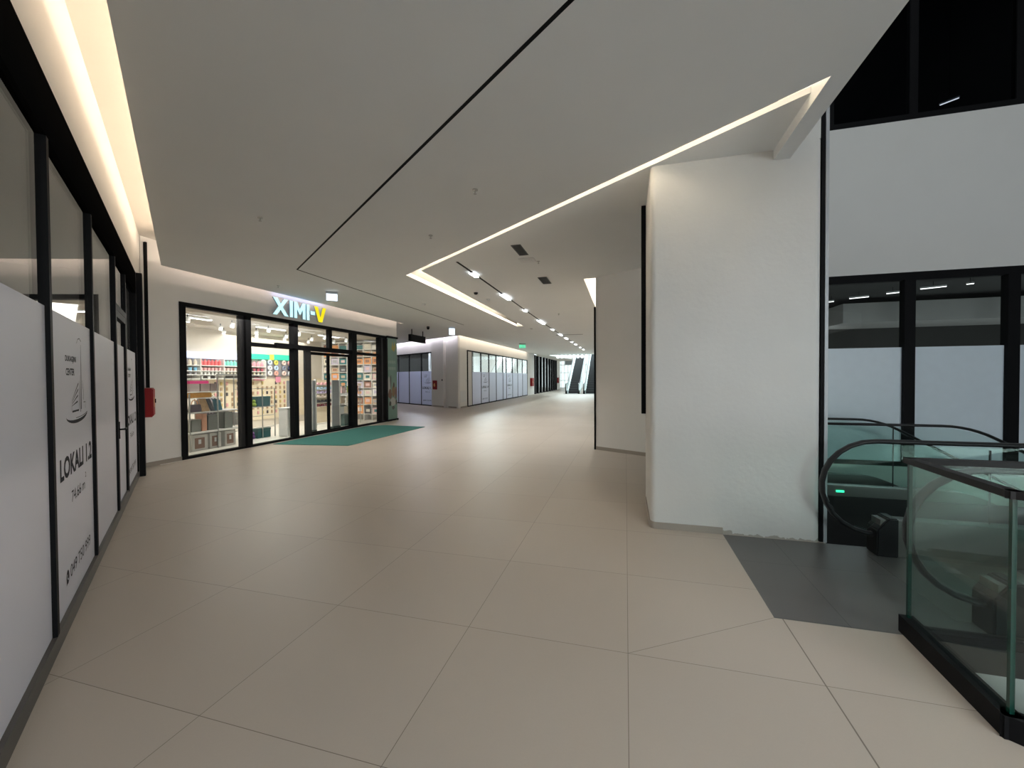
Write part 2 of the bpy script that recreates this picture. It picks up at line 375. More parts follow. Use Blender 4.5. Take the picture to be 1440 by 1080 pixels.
sk = [p for p in sk if p[0] < 0.95]; inner = rounded(0.245, 1.815, 2.15, 3.25, 0.06, ('sw',)); inner = [p for p in inner if p[0] < 0.95]
sk = [(0.233, 3.1)] + [p for p in sk if p[1] < 3.0] + [(0.95, 2.138)]; inner = [(0.245, 3.1)] + [p for p in inner if p[1] < 3.0] + [(0.95, 2.15)]
w.prism(sk + inner[::-1], 0, 0.07)
struct(w.build('baseboard_column', M_SKIRT))
struct(box('trim_column', M_BLACK, 0.19, 0.244, 3.17, 3.27, 1.14, HI))
struct(box('trim_column_edge', M_BLACK, 1.816, 1.846, 2.17, 2.26, 0, 13))
struct(box('trim_column_metal', M_GREYM, 1.846, 1.874, 2.16, 2.3, 0, 13))
struct(box('trim_left', M_BLACK, -8.548, -8.50, 3.05, 3.085, 1.47, 4.15))

# ceiling black joint: a narrow dark recess (long diagonal, then along the hall)
j = MB(); nline = 0.3 * 0
p0 = Vector((-0.2, -0.2, 0)); p1 = Vector((-6.18, 4.18, 0)); p0 = p1 + (Vector((-0.306, -0.127, 0)) - p1) * 1.35
d = (p1 - p0).normalized(); q = Vector((-d.y, d.x, 0)) * 0.014
j.prism([tuple((p0 + q)[:2]), tuple((p0 - q)[:2]), tuple((p1 - q)[:2]), tuple((p1 + q)[:2])], H - 0.003, H + 0.02)
j.prism([(-6.195, 4.18), (-6.165, 4.18), (-6.30, 13.1), (-6.33, 13.1)], H - 0.003, H + 0.02)
struct(j.build('trim_ceiling_joint', M_BLACK))
struct(box('trim_ceiling_slot', M_BLACK, -3.40, -2.06, 18.25, 18.35, H - 0.006, H + 0.02))

# atrium
w = MB()
w.box(1.9, 10.2, 6.4, 6.6, 3.44, 6.1); w.box(1.9, 3.55, 6.4, 6.6, 6.1, 13); w.box(1.9, 2.9, 6.4, 6.6, -4.5, 3.44); w.box(2.9, 10.2, 6.4, 6.6, -4.5, 0.0)
w.box(3.55, 10.2, 6.4, 6.6, 10.0, 13)
struct(w.build('wall_atrium', M_WHITE))
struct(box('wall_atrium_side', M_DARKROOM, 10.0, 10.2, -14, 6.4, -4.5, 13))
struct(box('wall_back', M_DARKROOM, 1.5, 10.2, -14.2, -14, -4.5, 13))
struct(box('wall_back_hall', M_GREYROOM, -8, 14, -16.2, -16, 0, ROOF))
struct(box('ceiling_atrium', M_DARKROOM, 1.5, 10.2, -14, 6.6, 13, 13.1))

# ------------------------------------------------------------------ generic glazed front
def shopfront(name, label, cat, loc, rot, x0, x1, top, bays, glass_in=0.022, fr=0.05, top_h=0.09, kick_h=0.1, kick_m=None, film=None, film_m=None,
              mull_m=None, depth=0.08, glass_m=None, skip_glass=(), top_m=None):
    """bays: mullion centre positions along local x. local -y faces the hall. Returns the thing and the list of films"""
    t = thing(name, label, cat, (loc[0], loc[1], 0), rot)
    mull_m = mull_m or M_BLACK; glass_m = glass_m or M_GLASS
    box('top_rail', top_m or mull_m, x0, x1, 0, depth, top - top_h, top, t)
    box('bottom_rail', kick_m or mull_m, x0, x1, 0.0, depth, 0, kick_h, t)
    for b in bays:
        box('mullion', mull_m, b[0] - b[1] / 2, b[0] + b[1] / 2, 0.0 - (b[2] if len(b) > 2 else 0), depth, kick_h, top - top_h, t)
    films = []
    for i in range(len(bays) - 1):
        a = bays[i][0] + bays[i][1] / 2; b = bays[i + 1][0] - bays[i + 1][1] / 2
        if i in skip_glass: films.append(None); continue
        box('glass_pane', glass_m, a, b, glass_in + 0.002, glass_in + 0.012, kick_h, top - top_h, t)
        if film:
            fo = box('window_film', film_m or M_FILM, a + 0.002, b - 0.002, glass_in, glass_in + 0.0015, kick_h + 0.004, film, t)
            films.append(fo)
        else: films.append(None)
    return t, films

def lettering(film, y, x0, x1, z0, name_line, area_line, phone, logo=True):
    """the letting notice printed on a film: mark, unit number, area, phone; x0..x1 the printed width"""
    W = x1 - x0
    def fx(a): return x0 + a * W
    if logo:
        g = MB()
        ell = [(fx(0.52) + 0.30 * W * 1.06 * math.cos(a), 1.372 + 0.052 * math.sin(a)) for a in [PI * (1.02 + 0.96 * i / 14) for i in range(15)]]
        for i in range(14):
            ww = 0.004 + 0.022 * math.sin(PI * i / 14); stroke(g, [ell[i], ell[i + 1]], ww, y - 0.0008)
        ell2 = [(fx(0.52) + 0.31 * W * math.cos(a), 1.375 + 0.03 * math.sin(a)) for a in [PI * (-0.05 - 0.5 * i / 10) for i in range(11)]]
        stroke(g, ell2, 0.005, y - 0.0008)
        stroke(g, [(fx(0.53), 1.90), (fx(0.57), 1.935), (fx(0.62), 1.945), (fx(0.67), 1.925)], (0.004, 0.007), y - 0.0008)
        stroke(g, [(fx(0.66), 1.90), (fx(0.655), 1.72), (fx(0.64), 1.40)], (0.006, 0.022), y - 0.0008)
        stroke(g, [(fx(0.585), 1.62), (fx(0.58), 1.40)], (0.004, 0.008), y - 0.0008)
        stroke(g, [(fx(0.615), 1.66), (fx(0.615), 1.38)], (0.003, 0.014), y - 0.0008)
        stroke(g, [(fx(0.69), 1.62), (fx(0.72), 1.54), (fx(0.71), 1.47)], (0.004, 0.012), y - 0.0008)
        for k in range(4):
            stroke(g, [(fx(0.36), 1.475 - 0.012 * k), (fx(0.56 - 0.01 * k), 1.60 - 0.045 * k)], (0.003, 0.012), y - 0.0008)
        stroke(g, [(fx(0.36), 1.445), (fx(0.355), 1.40)], 0.005, y - 0.0008)
        stroke(g, [(fx(0.37), 1.398), (fx(0.565), 1.398)], 0.013, y - 0.0008)
        stroke(g, [(fx(0.72), 1.45), (fx(0.78), 1.45), (fx(0.775), 1.40)], 0.006, y - 0.0008)
        g.build('printed_logo', M_INK, film)
        text('lettering', 'DUKAGJINI', fx(0.21), fx(0.50), 1.744, 1.796, y - 0.0008, M_INK, film, bold=0.025)
        text('lettering', 'CENTER', fx(0.22), fx(0.45), 1.658, 1.708, y - 0.0008, M_INK, film, bold=0.025)
    text('lettering', name_line, fx(0.03), fx(0.965), 0.962, 1.112, y - 0.0008, M_INK, film, bold=0.034)
    text('lettering', area_line, fx(0.30), fx(0.70), 0.765, 0.845, y - 0.0008, M_INK, film)
    text('lettering', '2', fx(0.715), fx(0.75), 0.85, 0.89, y - 0.0008, M_INK, film)
    g = MB(); pc = (fx(0.155), 0.305)
    g.add([(pc[0] + 0.042 * math.cos(2 * PI * i / 20), y - 0.0008, pc[1] + 0.046 * math.sin(2 * PI * i / 20)) for i in range(20)], [tuple(range(20))])
    g.add([(pc[0] - 0.042, y - 0.0008, pc[1] - 0.05), (pc[0] - 0.01, y - 0.0008, pc[1] - 0.042), (pc[0] - 0.036, y - 0.0008, pc[1] - 0.01)], [(0, 1, 2)])
    g.build('printed_symbol', M_INK, film)
    g = MB(); stroke(g, [(pc[0] - 0.016, 0.325), (pc[0] - 0.012, 0.30), (pc[0] + 0.004, 0.286), (pc[0] + 0.018, 0.288)], 0.011, y - 0.0013)
    g.build('printed_handset', M_FILM, film)
    text('lettering', phone, fx(0.225), fx(0.845), 0.266, 0.352, y - 0.0008, M_INK, film)

# ------------------------------------------------------------------ left vacant unit
P0 = NV * -2.63
bays = [(-10.0, .05), (-8.5, .05), (-7.0, .05), (-5.5, .05), (-4.0, .05), (-2.45, .05), (-0.9, .05), (0.62, .05), (2.145, .052), (3.60, .052), (5.15, .05), (6.2, .05), (7.75, .06)]
left, fl = shopfront('storefront', 'black framed vacant shop front with frosted lower panes along the diagonal wall by the camera', 'storefront', P0, ROT_L,
                     -10.0, 7.78, 3.40, bays, top_m=M_MATTE, top_h=0.35, kick_h=0.10, kick_m=M_KICK, film=2.06, skip_glass=(10,))
lettering(fl[8], 0.022, 2.36, 3.57, 0, 'LOKALI 1.2', '74.66 m', '049 750 999')
lettering(fl[11], 0.022, 6.28, 7.66, 0, 'LOKALI 1.2', '74.66 m', '049 750 999')
dr = box('door', M_BLACK, 5.18, 5.235, 0.002, 0.06, 0.02, 2.45, left)
box('door_stile', M_BLACK, 6.115, 6.17, 0.002, 0.06, 0.02, 2.45, dr); box('door_rail', M_BLACK, 5.235, 6.115, 0.002, 0.06, 2.37, 2.45, dr); box('door_rail', M_KICK, 5.235, 6.115, 0.002, 0.06, 0.02, 0.13, dr)
box('glass_pane', M_GLASS, 5.235, 6.115, 0.026, 0.034, 0.13, 2.37, dr); box('window_film', M_FILM, 5.236, 6.114, 0.0235, 0.025, 0.13, 2.06, dr)
hd = MB(); hd.box(5.185, 5.215, -0.008, 0.002, 0.93, 1.13); hd.cyl((5.20, -0.05, 1.04), (5.20, 0.0, 1.04), 0.01); hd.cyl((5.20, -0.05, 1.04), (5.34, -0.05, 1.04), 0.011)
hd.build('door_handle', M_BLACK, dr)
box('transom', M_BLACK, 5.175, 6.175, 0, 0.08, 2.45, 2.52, left); box('glass_pane', M_GLASS, 5.175, 6.175, 0.024, 0.034, 2.52, 3.05, left)
# its dark room
w = MB()
def lroom(t0, t1, y0, y1, z0, z1, mb): mb.prism([un(t0, -2.63 - y0), un(t1, -2.63 - y0), un(t1, -2.63 - y1), un(t0, -2.63 - y1)], z0, z1)
lroom(-10, 8.6, 4.6, 4.7, 0, 3.5, w); lroom(8.4, 8.5, 0.25, 4.6, 0, 3.5, w); lroom(-10.1, -10, 0.1, 4.6, 0, 3.5, w)
struct(w.build('wall_left_room', M_GREYROOM))
w = MB(); lroom(-10, 8.5, 0.1, 4.6, 3.45, 3.55, w); struct(w.build('ceiling_left_room', M_GREYROOM))
w = MB(); lroom(-10, 8.5, 3.0, 3.3, 2.75, 3.0, w); struct(w.build('trim_left_room_beam', M_BLACK))

# black steel post at the end of the diagonal wall
tag(MB().prism([un(7.80, -2.63), un(7.93, -2.63), un(7.93, -2.555), un(7.80, -2.555)], 0, 3.40).build('steel_post', M_BLACK),
    'black steel post standing at the end of the diagonal shop front', 'post')
# fire hose cabinets
def fire_cabinet(label, loc, rot, w_=0.6, h_=0.5, d_=0.2, z=0.97, group=None):
    t = thing('fire_hose_cabinet', label, 'fire cabinet', (loc[0], loc[1], z), rot, group)
    box('cabinet_body', M_RED, 0, w_, -d_, 0, 0, h_, t, bevel=0.006)
    dr = box('cabinet_door', M_RED, 0.02, w_ - 0.02, -d_ - 0.014, -d_, 0.02, h_ - 0.02, t)
    box('door_handle', M_BLACK, w_ - 0.10, w_ - 0.06, -d_ - 0.03, -d_ - 0.014, h_ * 0.45, h_ * 0.6, dr)
    g = MB(); g.add([(w_ / 2 + 0.1 * math.cos(2 * PI * i / 16), -d_ - 0.0155, h_ / 2 + 0.1 * math.sin(2 * PI * i / 16)) for i in range(16)], [tuple(range(16))])
    g.build('hose_symbol', mat('faded_yellow', (0.75, 0.35, 0.12), 0.5), dr)
    return t
pt = un(8.02, -2.63)
fire_cabinet('red fire hose cabinet on the short wall beside the black steel post', pt, ROT_L, w_=0.6, d_=0.165)

# ------------------------------------------------------------------ lit shop: front
XF = -8.55
def shop_local(Y): return Y
sf = thing('storefront', 'black framed glazed shop front with a lit store full of goods behind', 'storefront', (XF, 0, 0), PI / 2)
# local x = world Y ; local y = into the shop
fb = M_BLACK; fg = M_DARKF
box('top_rail', fb, 3.66, 11.02, -0.02, 0.1, 3.08, 3.17, sf); box('bottom_rail', fb, 3.66, 11.02, -0.02, 0.1, 0, 0.06, sf)
box('jamb', fb, 3.66, 3.78, -0.02, 0.1, 0.06, 3.08, sf)
for a, b, d_ in ((5.10, 5.24, .06), (6.53, 6.68, .06), (8.98, 9.22, .04), (10.5, 10.62, .05), (10.9, 11.02, .05)):
    box('mullion', fb, a, b, -d_, 0.1, 0.06, 3.08, sf)
box('mullion', fg, 4.99, 5.10, 0.0, 0.09, 0.06, 3.08, sf); box('mullion', fg, 10.62, 10.80, 0.02, 0.09, 0.06, 3.08, sf)
for a, b, z in ((5.24, 6.53, 2.40), (6.68, 8.98, 2.40), (9.22, 10.5, 2.40)):
    box('transom', fb, a, b, -0.03, 0.09, z, z + (0.09 if a != 6.68 else 0.13), sf)
box('mullion', fb, 7.93, 8.06, -0.02, 0.09, 2.53, 3.08, sf)
box('door_operator', fb, 5.95, 6.66, -0.1, 0.0, 2.42, 2.53, sf)
for a, b, z0, z1 in ((3.78, 4.99, .06, 3.08), (5.24, 6.53, .06, 2.40), (5.24, 6.53, 2.49, 3.08), (6.68, 7.93, 2.53, 3.08), (8.06, 8.98, 2.53, 3.08), (6.68, 6.99, .06, 2.40), (9.22, 10.5, .06, 2.40), (9.22, 10.5, 2.49, 3.08)):
    box('glass_pane', M_GLASS, a, b, 0.03, 0.04, z0, z1, sf)
box('sidelight_panel', fg, 6.99, 7.20, 0.0, 0.06, 0.06, 2.40, sf)
for a, b in ((7.22, 7.98), (7.98, 8.96)):
    dd_ = box('sliding_door', fb, a, a + 0.05, 0.05, 0.09, 0.03, 2.38, sf)
    box('door_stile', fb, b - 0.05, b, 0.05, 0.09, 0.03, 2.38, dd_); box('door_rail', fb, a + 0.05, b - 0.05, 0.05, 0.09, 2.3, 2.38, dd_); box('door_rail', fb, a + 0.05, b - 0.05, 0.05, 0.09, 0.03, 0.10, dd_)
    box('glass_pane', M_GLASS, a + 0.05, b - 0.05, 0.065, 0.075, 0.10, 2.3, dd_)
# sign
sg = thing('shop_sign', 'illuminated shop sign of raised pale letters ending in a yellow one above the glazing', 'sign', (XF, 0, 3.235), PI / 2)
hz = 0.43
M_LETB = mat('letter_side', (0.42, 0.50, 0.58), 0.5)
def letter(name, polys, m, dep=0.05):
    g = MB()
    for p in polys: g.prism(p, -0.085, -0.05, 'y')
    o = g.build(name, M_LETB, sg)
    g = MB()
    for p in polys: g.prism(p, -0.088, -0.0851, 'y')
    g.build('lit_face', m, o)
    return o
def bar(x, y, X, Y, w): return [(x, y), (x + w, y), (X + w, Y), (X, Y)]
letter('letter', [[(5.84, 0), (5.965, 0), (6.085, 0.145), (6.205, 0), (6.335, 0), (6.15, 0.22), (6.32, hz), (6.20, hz), (6.09, 0.295), (5.985, hz), (5.855, hz), (6.025, 0.22)]], M_SIGNW)
letter('letter', [bar(6.385, 0, 6.385, hz, 0.10)], M_SIGNW)
letter('letter', [[(6.53, 0), (6.63, 0), (6.63, 0.25), (6.71, 0.11), (6.75, 0.11), (6.83, 0.25), (6.83, 0), (6.93, 0), (6.93, hz), (6.83, hz), (6.73, 0.26), (6.63, hz), (6.53, hz)]], M_SIGNW)
letter('letter', [bar(6.975, 0, 6.975, hz, 0.10)], M_SIGNW)
letter('hyphen', [bar(7.12, 0.17, 7.12, 0.27, 0.17)], M_SIGNW)
letter('letter', [[(7.43, 0), (7.57, 0), (7.735, hz), (7.60, hz), (7.50, 0.14), (7.40, hz), (7.265, hz)]], M_SIGNY)
g = MB(); g.box(5.86, 7.7, -0.05, -0.03, 0.08, 0.12); g.build('mounting_rail', M_PVC, sg)
# poster panel at the end
pp = thing('poster_panel', 'tall green poster panel with a yellow motif at the end of the lit shop front', 'poster', (XF, 0, 0), PI / 2)
M_PGREEN = mat('poster_green', (0.16, 0.27, 0.23), 0.5, noise=0.12, nscale=2.5)
box('panel', M_PGREEN, 11.03, 11.70, -0.02, 0.0, 0.07, 3.12, pp); box('frame', fb, 11.02, 11.74, -0.05, 0.04, 3.12, 3.19, pp); box('frame', fb, 11.02, 11.74, -0.05, 0.04, 0, 0.07, pp)
pr = MB(); yy = -0.0215
pr.add([(11.32, yy, 2.72), (11.40, yy, 3.02), (11.46, yy, 2.8), (11.55, yy, 3.02), (11.62, yy, 2.78), (11.5, yy, 2.62)], [tuple(range(6))]); pr.build('printed_motif', mat('poster_yellow', (0.35, 0.30, 0.08), 0.5), pp)
for k in range(2):
    pr = MB()
    for i in range(7): pr.box(11.1 + i * 0.075, 11.15 + i * 0.075, yy - .0005, yy, 2.16 - k * 0.24 + 0.02 * (i % 2), 2.28 - k * 0.24)
    pr.build('faded_lettering', mat('poster_pale', (0.27, 0.36, 0.33), 0.6), pp)
def blob(cx, cz, rx, rz, n=14, seed=0):
    r = random.Random(seed); return [(cx + rx * math.cos(2 * PI * i / n) * (0.8 + 0.35 * r.random()), yy - 0.0008 - 0.0001 * (seed % 9), cz + rz * math.sin(2 * PI * i / n) * (0.8 + 0.35 * r.random())) for i in range(n)]
for k, (cx, cz, rx, rz, colr) in enumerate(((11.13, 1.35, 0.08, 0.35, (0.42, 0.43, 0.43)), (11.25, 1.5, 0.05, 0.25, (0.09, 0.1, 0.1)), (11.2, 1.02, 0.12, 0.2, (0.17, 0.1, 0.07)), (11.44, 1.12, 0.11, 0.24, (0.2, 0.13, 0.07)),
                                            (11.46, 1.36, 0.06, 0.1, (0.06, 0.04, 0.03)), (11.6, 1.05, 0.07, 0.25, (0.16, 0.09, 0.09)), (11.4, 0.72, 0.2, 0.16, (0.42, 0.44, 0.42)), (11.2, 0.66, 0.08, 0.1, (0.05, 0.06, 0.05)), (11.62, 0.70, 0.06, 0.1, (0.07, 0.06, 0.05)), (11.42, 0.5, 0.1, 0.07, (0.1, 0.1, 0.1)))):
    pr = MB(); pr.add(blob(cx, cz, rx, rz, seed=k), [tuple(range(14))]); pr.build('printed_patch', mat('poster_patch%d' % k, colr, 0.6), pp)
# mat
tag(MB().prism([(-8.42, 5.75), (-6.44, 5.99), (-6.40, 9.83), (-7.95, 9.98), (-8.42, 9.6)], 0.0, 0.012).build('door_mat', M_TEAL), 'flat teal entrance mat on the tiles outside the lit shop', 'mat')

# ------------------------------------------------------------------ lit shop: room
w = MB(); XB = -11.95
w.box(XB - 0.1, XB, 1.2, 11.7, 0, 3.2); w.box(XB, -8.75, 3.2, 3.3, 0, 3.2)
struct(w.build('wall_shop_room', mat('shop_wall', (0.72, 0.66, 0.58), 0.8)))
struct(box('ceiling_shop_room', mat('shop_ceiling', (0.55, 0.50, 0.43), 0.9), XB, -8.6, 3.25, 11.66, 3.1, 3.16))
struct(box('floor_shop_room', M_SHOPF, XB, -8.5, 3.25, 11.66, 0.0, 0.008))
K = (abs(XB) - 0.1 - 0.01) / 12.99
def by(Y): return -2.492 + (Y + 2.492) * K
def bz(z): return 1.627 + (z - 1.627) * K
XS = XB + 0.02
# header boards
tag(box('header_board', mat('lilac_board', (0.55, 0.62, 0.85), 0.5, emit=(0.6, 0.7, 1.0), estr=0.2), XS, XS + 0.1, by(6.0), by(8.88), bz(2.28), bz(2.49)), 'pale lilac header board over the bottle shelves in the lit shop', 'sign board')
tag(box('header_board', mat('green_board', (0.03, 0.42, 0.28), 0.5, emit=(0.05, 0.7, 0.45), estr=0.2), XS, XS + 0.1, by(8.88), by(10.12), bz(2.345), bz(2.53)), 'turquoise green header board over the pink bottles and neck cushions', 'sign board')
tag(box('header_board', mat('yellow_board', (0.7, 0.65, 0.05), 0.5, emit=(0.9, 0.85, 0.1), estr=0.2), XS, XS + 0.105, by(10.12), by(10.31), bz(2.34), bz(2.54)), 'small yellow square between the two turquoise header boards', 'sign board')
tag(box('header_board', mat('green_board', (0, 0, 0)), XS, XS + 0.1, by(10.31), by(11.2), bz(2.35), bz(2.55)), 'turquoise green header board beyond the yellow square, over the neck cushions', 'sign board')
# shelf bays and bottles
prof = [(0.0, 0), (0.030, 0), (0.032, 0.01), (0.032, 0.105), (0.026, 0.125), (0.012, 0.135), (0.012, 0.165), (0.0, 0.166)]
bott = {}
def bottle(colname, colr, x, y, z, s, label, group):
    key = (colname, s)
    if key not in bott:
        o = MB().lathe([(r * s * 1.35, h * s) for r, h in prof], seg=10).build('bottle', mat('bottle_' + colname, colr, 0.35), smooth=False); bott[key] = o
    else:
        o = bott[key].copy(); COL.objects.link(o)
    o.location = (x, y, z); tag(o, label, 'bottle', group); return o
tubj = {}
def jar(colname, colr, x, y, z, label, group, s=1.0):
    if (colname, s) not in tubj:
        o = MB().lathe([(0, 0), (0.036 * s, 0), (0.042 * s, 0.07 * s), (0.044 * s, 0.075 * s), (0.044 * s, 0.09 * s), (0, 0.09 * s)], seg=10).build('jar', mat('jar_' + colname, colr, 0.4)); tubj[(colname, s)] = o
    else:
        o = tubj[(colname, s)].copy(); COL.objects.link(o)
    o.location = (x, y, z); tag(o, label, 'jar', group)
bay_edges = [6.45, 7.30, 8.07, 8.87, 9.72]
bay_words = ['the cream bottles', 'the coral red bottles', 'the mint green bottles', 'the pink bottles']
bay_cols = [('cream', (0.8, 0.72, 0.6)), ('coral', (0.8, 0.16, 0.17)), ('mint', (0.25, 0.68, 0.58)), ('pink', (0.85, 0.35, 0.42))]
row2 = [('sky blue', (0.25, 0.55, 0.75)), ('rose', (0.85, 0.5, 0.5)), ('peach', (0.85, 0.6, 0.55)), ('berry', (0.6, 0.15, 0.2))]
row3 = [('grey', (0.45, 0.45, 0.5)), ('white', (0.85, 0.85, 0.82)), ('ivory', (0.85, 0.8, 0.7)), ('sand', (0.75, 0.68, 0.5))]
for i in range(4):
    a, b = by(bay_edges[i]), by(bay_edges[i + 1])
    t = thing('wall_shelf', 'white wall shelf bay holding ' + bay_words[i] + ' in the lit shop', 'shelf', (XS, 0, 0), 0, None)
    box('side_panel', M_SHELF, 0, 0.32, a, a + 0.02, bz(1.6), bz(2.28), t)
    if i == 3: box('side_panel', M_SHELF, 0, 0.32, b - 0.02, b, bz(1.6), bz(2.28), t)
    box('back_panel', mat('shelf_back', (0.30, 0.27, 0.26), 0.7), 0, 0.02, a + 0.02, b - 0.021, bz(1.6), bz(2.28), t)
    for z in (2.06, 1.89, 1.77, 1.64): box('shelf', M_SHELF, 0.02, 0.34, a + 0.02, b - 0.021, bz(z) - 0.02, bz(z), t)
    n = 6 if i in (1, 2) else 5
    for k in range(n):
        y = a + 0.02 + (b - a - 0.04) * (k + 0.5) / n
        cn, cc = bay_cols[i]
        bottle(cn, cc, XS + 0.24, y, bz(2.06), 1.02, f'tall {cn} bottle on the top shelf of the lit shop wall', f'{cn} bottles on the top shelf')
        cn, cc = row2[i]; jar(cn, cc, XS + 0.24, y, bz(1.89), f'small {cn} jar on the second shelf of the lit shop wall', f'{cn} jars on the second shelf')
        if i == 2 and k > 3: cn, cc = ('yellow', (0.75, 0.65, 0.1))
        else: cn, cc = row3[i]
        jar(cn, cc, XS + 0.24, y, bz(1.77), f'small {cn} jar on the third shelf of the lit shop wall', f'{cn} jars on the third shelf', 0.8)
        if i in (1,) and k % 2 == 0:
            jar('pale', (0.8, 0.8, 0.78), XS + 0.24, y, bz(1.64), 'small pale jar on the fourth shelf below the coral bottles', 'pale jars on the fourth shelf', 0.85)
# neck cushions
struct(box('trim_cushion_wall', mat('cushion_back', (0.33, 0.32, 0.35), 0.8), XS, XS + 0.03, by(9.73), by(11.25), bz(1.72), bz(2.32)))
ccol = [[('white', (0.85, 0.85, 0.85)), ('pale blue', (0.6, 0.72, 0.85)), ('yellow', (0.8, 0.72, 0.15)), ('blush', (0.85, 0.65, 0.6)), ('pink', (0.8, 0.4, 0.42))],
        [('silver', (0.62, 0.65, 0.7)), ('white', (0.85, 0.85, 0.85)), ('light blue', (0.55, 0.7, 0.9)), ('slate', (0.25, 0.28, 0.36)), ('navy', (0.04, 0.05, 0.12))],
        [('pink', (0.8, 0.4, 0.42)), ('white', (0.85, 0.85, 0.85)), ('salmon', (0.8, 0.42, 0.35)), ('blush', (0.85, 0.65, 0.6)), ('silver', (0.62, 0.65, 0.7))]]
for r_, z in enumerate((2.24, 2.03, 1.83)):
    for k, Y in enumerate((9.84, 10.13, 10.42, 10.80, 11.09)):
        cn, cc = ccol[r_][k]
        o = MB().torus((0, 0, 0), 0.059, 0.031).build('neck_cushion', mat('cushion_' + cn.replace(' ', '_'), cc, 0.85), smooth=True)
        o.location = (XS + 0.09, by(Y), bz(z)); tag(o, f'{cn} ring shaped neck cushion in the {["top", "middle", "bottom"][r_]} row of the lit shop wall', 'cushion')
# pegboard with carded accessories
tag(box('pegboard', M_PEG, XS, XS + 0.03, by(7.75), 11.6, 0.25, bz(1.62)), 'cream pegboard hung with small carded accessories under the shelves', 'pegboard')
cards = [('dark', (0.06, 0.05, 0.06)), ('tan', (0.45, 0.3, 0.18)), ('rose', (0.7, 0.35, 0.35)), ('gold', (0.6, 0.45, 0.15))]
cobj = {}
for r_ in range(7):
    for k in range(18):
        cn, cc = cards[(r_ * 5 + k * 3 + (r_ * k) % 4) % 4]
        if random.random() < 0.12: continue
        if cn not in cobj:
            o = MB().box(0, 0.02, -0.028, 0.028, -0.05, 0.05).build('carded_accessory', mat('card_' + cn, cc, 0.6)); cobj[cn] = o
        else:
            o = cobj[cn].copy(); COL.objects.link(o)
        o.location = (XS + 0.045, by(8.0) + k * 0.185, 1.48 - r_ * 0.165)
        tag(o, f'small {cn} accessory hanging on the cream pegboard', 'accessory', f'{cn} accessories on the pegboard')
for (a, b, z0, z1, lb) in ((9.45, 9.9, 1.56, 1.68, 'long pink price board above the pegboard'), (10.42, 10.65, 1.48, 1.70, 'square pink price board at the far end of the pegboard')):
    tag(box('price_board', mat('pink_board', (0.8, 0.3, 0.42), 0.6), XS + 0.05, XS + 0.07, by(a), by(b), bz(z0), bz(z1)), lb, 'sign board')
# side wall cube shelf
SY = 11.62
cs = thing('cube_shelf', 'tall white compartment shelf against the side wall of the lit shop', 'shelf', (0, SY, 0), 0)
cx = [-11.55, -11.2, -10.82, -10.45, -10.08, -9.72, -9.36, -9.0]; rz = [0.25, 0.62, 0.95, 1.25, 1.55, 1.85, 2.15, 2.45, 2.72, 3.0]
for x in cx: box('upright', M_SHELF, x - 0.012, x + 0.012, -0.36, 0, 0.0, 3.0, cs)
for z in rz: box('shelf_board', M_SHELF, cx[0], cx[-1], -0.36, 0, z - 0.012, z + 0.012, cs)
palette = [('orange', (0.75, 0.33, 0.12)), ('tan', (0.55, 0.42, 0.3)), ('white', (0.8, 0.78, 0.75)), ('pale pink', (0.75, 0.52, 0.5)), ('grey', (0.4, 0.4, 0.42)), ('teal', (0.02, 0.16, 0.18)), ('lilac', (0.55, 0.5, 0.62)), ('black', (0.06, 0.06, 0.065)), ('brown', (0.3, 0.14, 0.09)), ('ivory', (0.78, 0.72, 0.6))]
names_r = ['bottom', 'second', 'third', 'fourth', 'fifth', 'sixth', 'seventh', 'eighth', 'top']
names_c = ['at the back wall', 'second from the back', 'third from the back', 'middle', 'third from the window', 'second from the window', 'next to the window']
rnd = random.Random(3)
for r_ in range(9):
    for c_ in range(7):
        k = rnd.randrange(10)
        if (c_, r_) in ((2, 3), (2, 4), (2, 0)): k = 5
        if c_ >= 5 and r_ in (6, 7): k = rnd.choice((0, 0, 1))
        if c_ <= 1 and r_ >= 7: k = rnd.choice((0, 8, 0))
        cn, cc = palette[k]
        a, b = cx[c_] + 0.03, cx[c_ + 1] - 0.03; z0 = rz[r_] + 0.013; hgt = (rz[r_ + 1] - rz[r_]) * rnd.uniform(0.55, 0.88)
        t = thing('boxed_goods', f'{cn} boxed goods on the {names_r[r_]} shelf of the compartment shelf, {names_c[c_]}', 'goods', ((a + b) / 2, SY - 0.2, z0))
        wd = (b - a) / 2; MB().box(-wd, wd * 0.96, -0.14, 0.15, 0, hgt).build('carton', mat('goods_' + cn.replace(' ', '_'), cc, 0.55), t)
        kk = (k + 2 + r_) % 10; MB().box(-wd * 0.6, wd * 0.5, -0.143, -0.14, hgt * 0.3, hgt * 0.75).build('printed_label', mat('goods_' + palette[kk][0].replace(' ', '_'), palette[kk][1], 0.55), t)

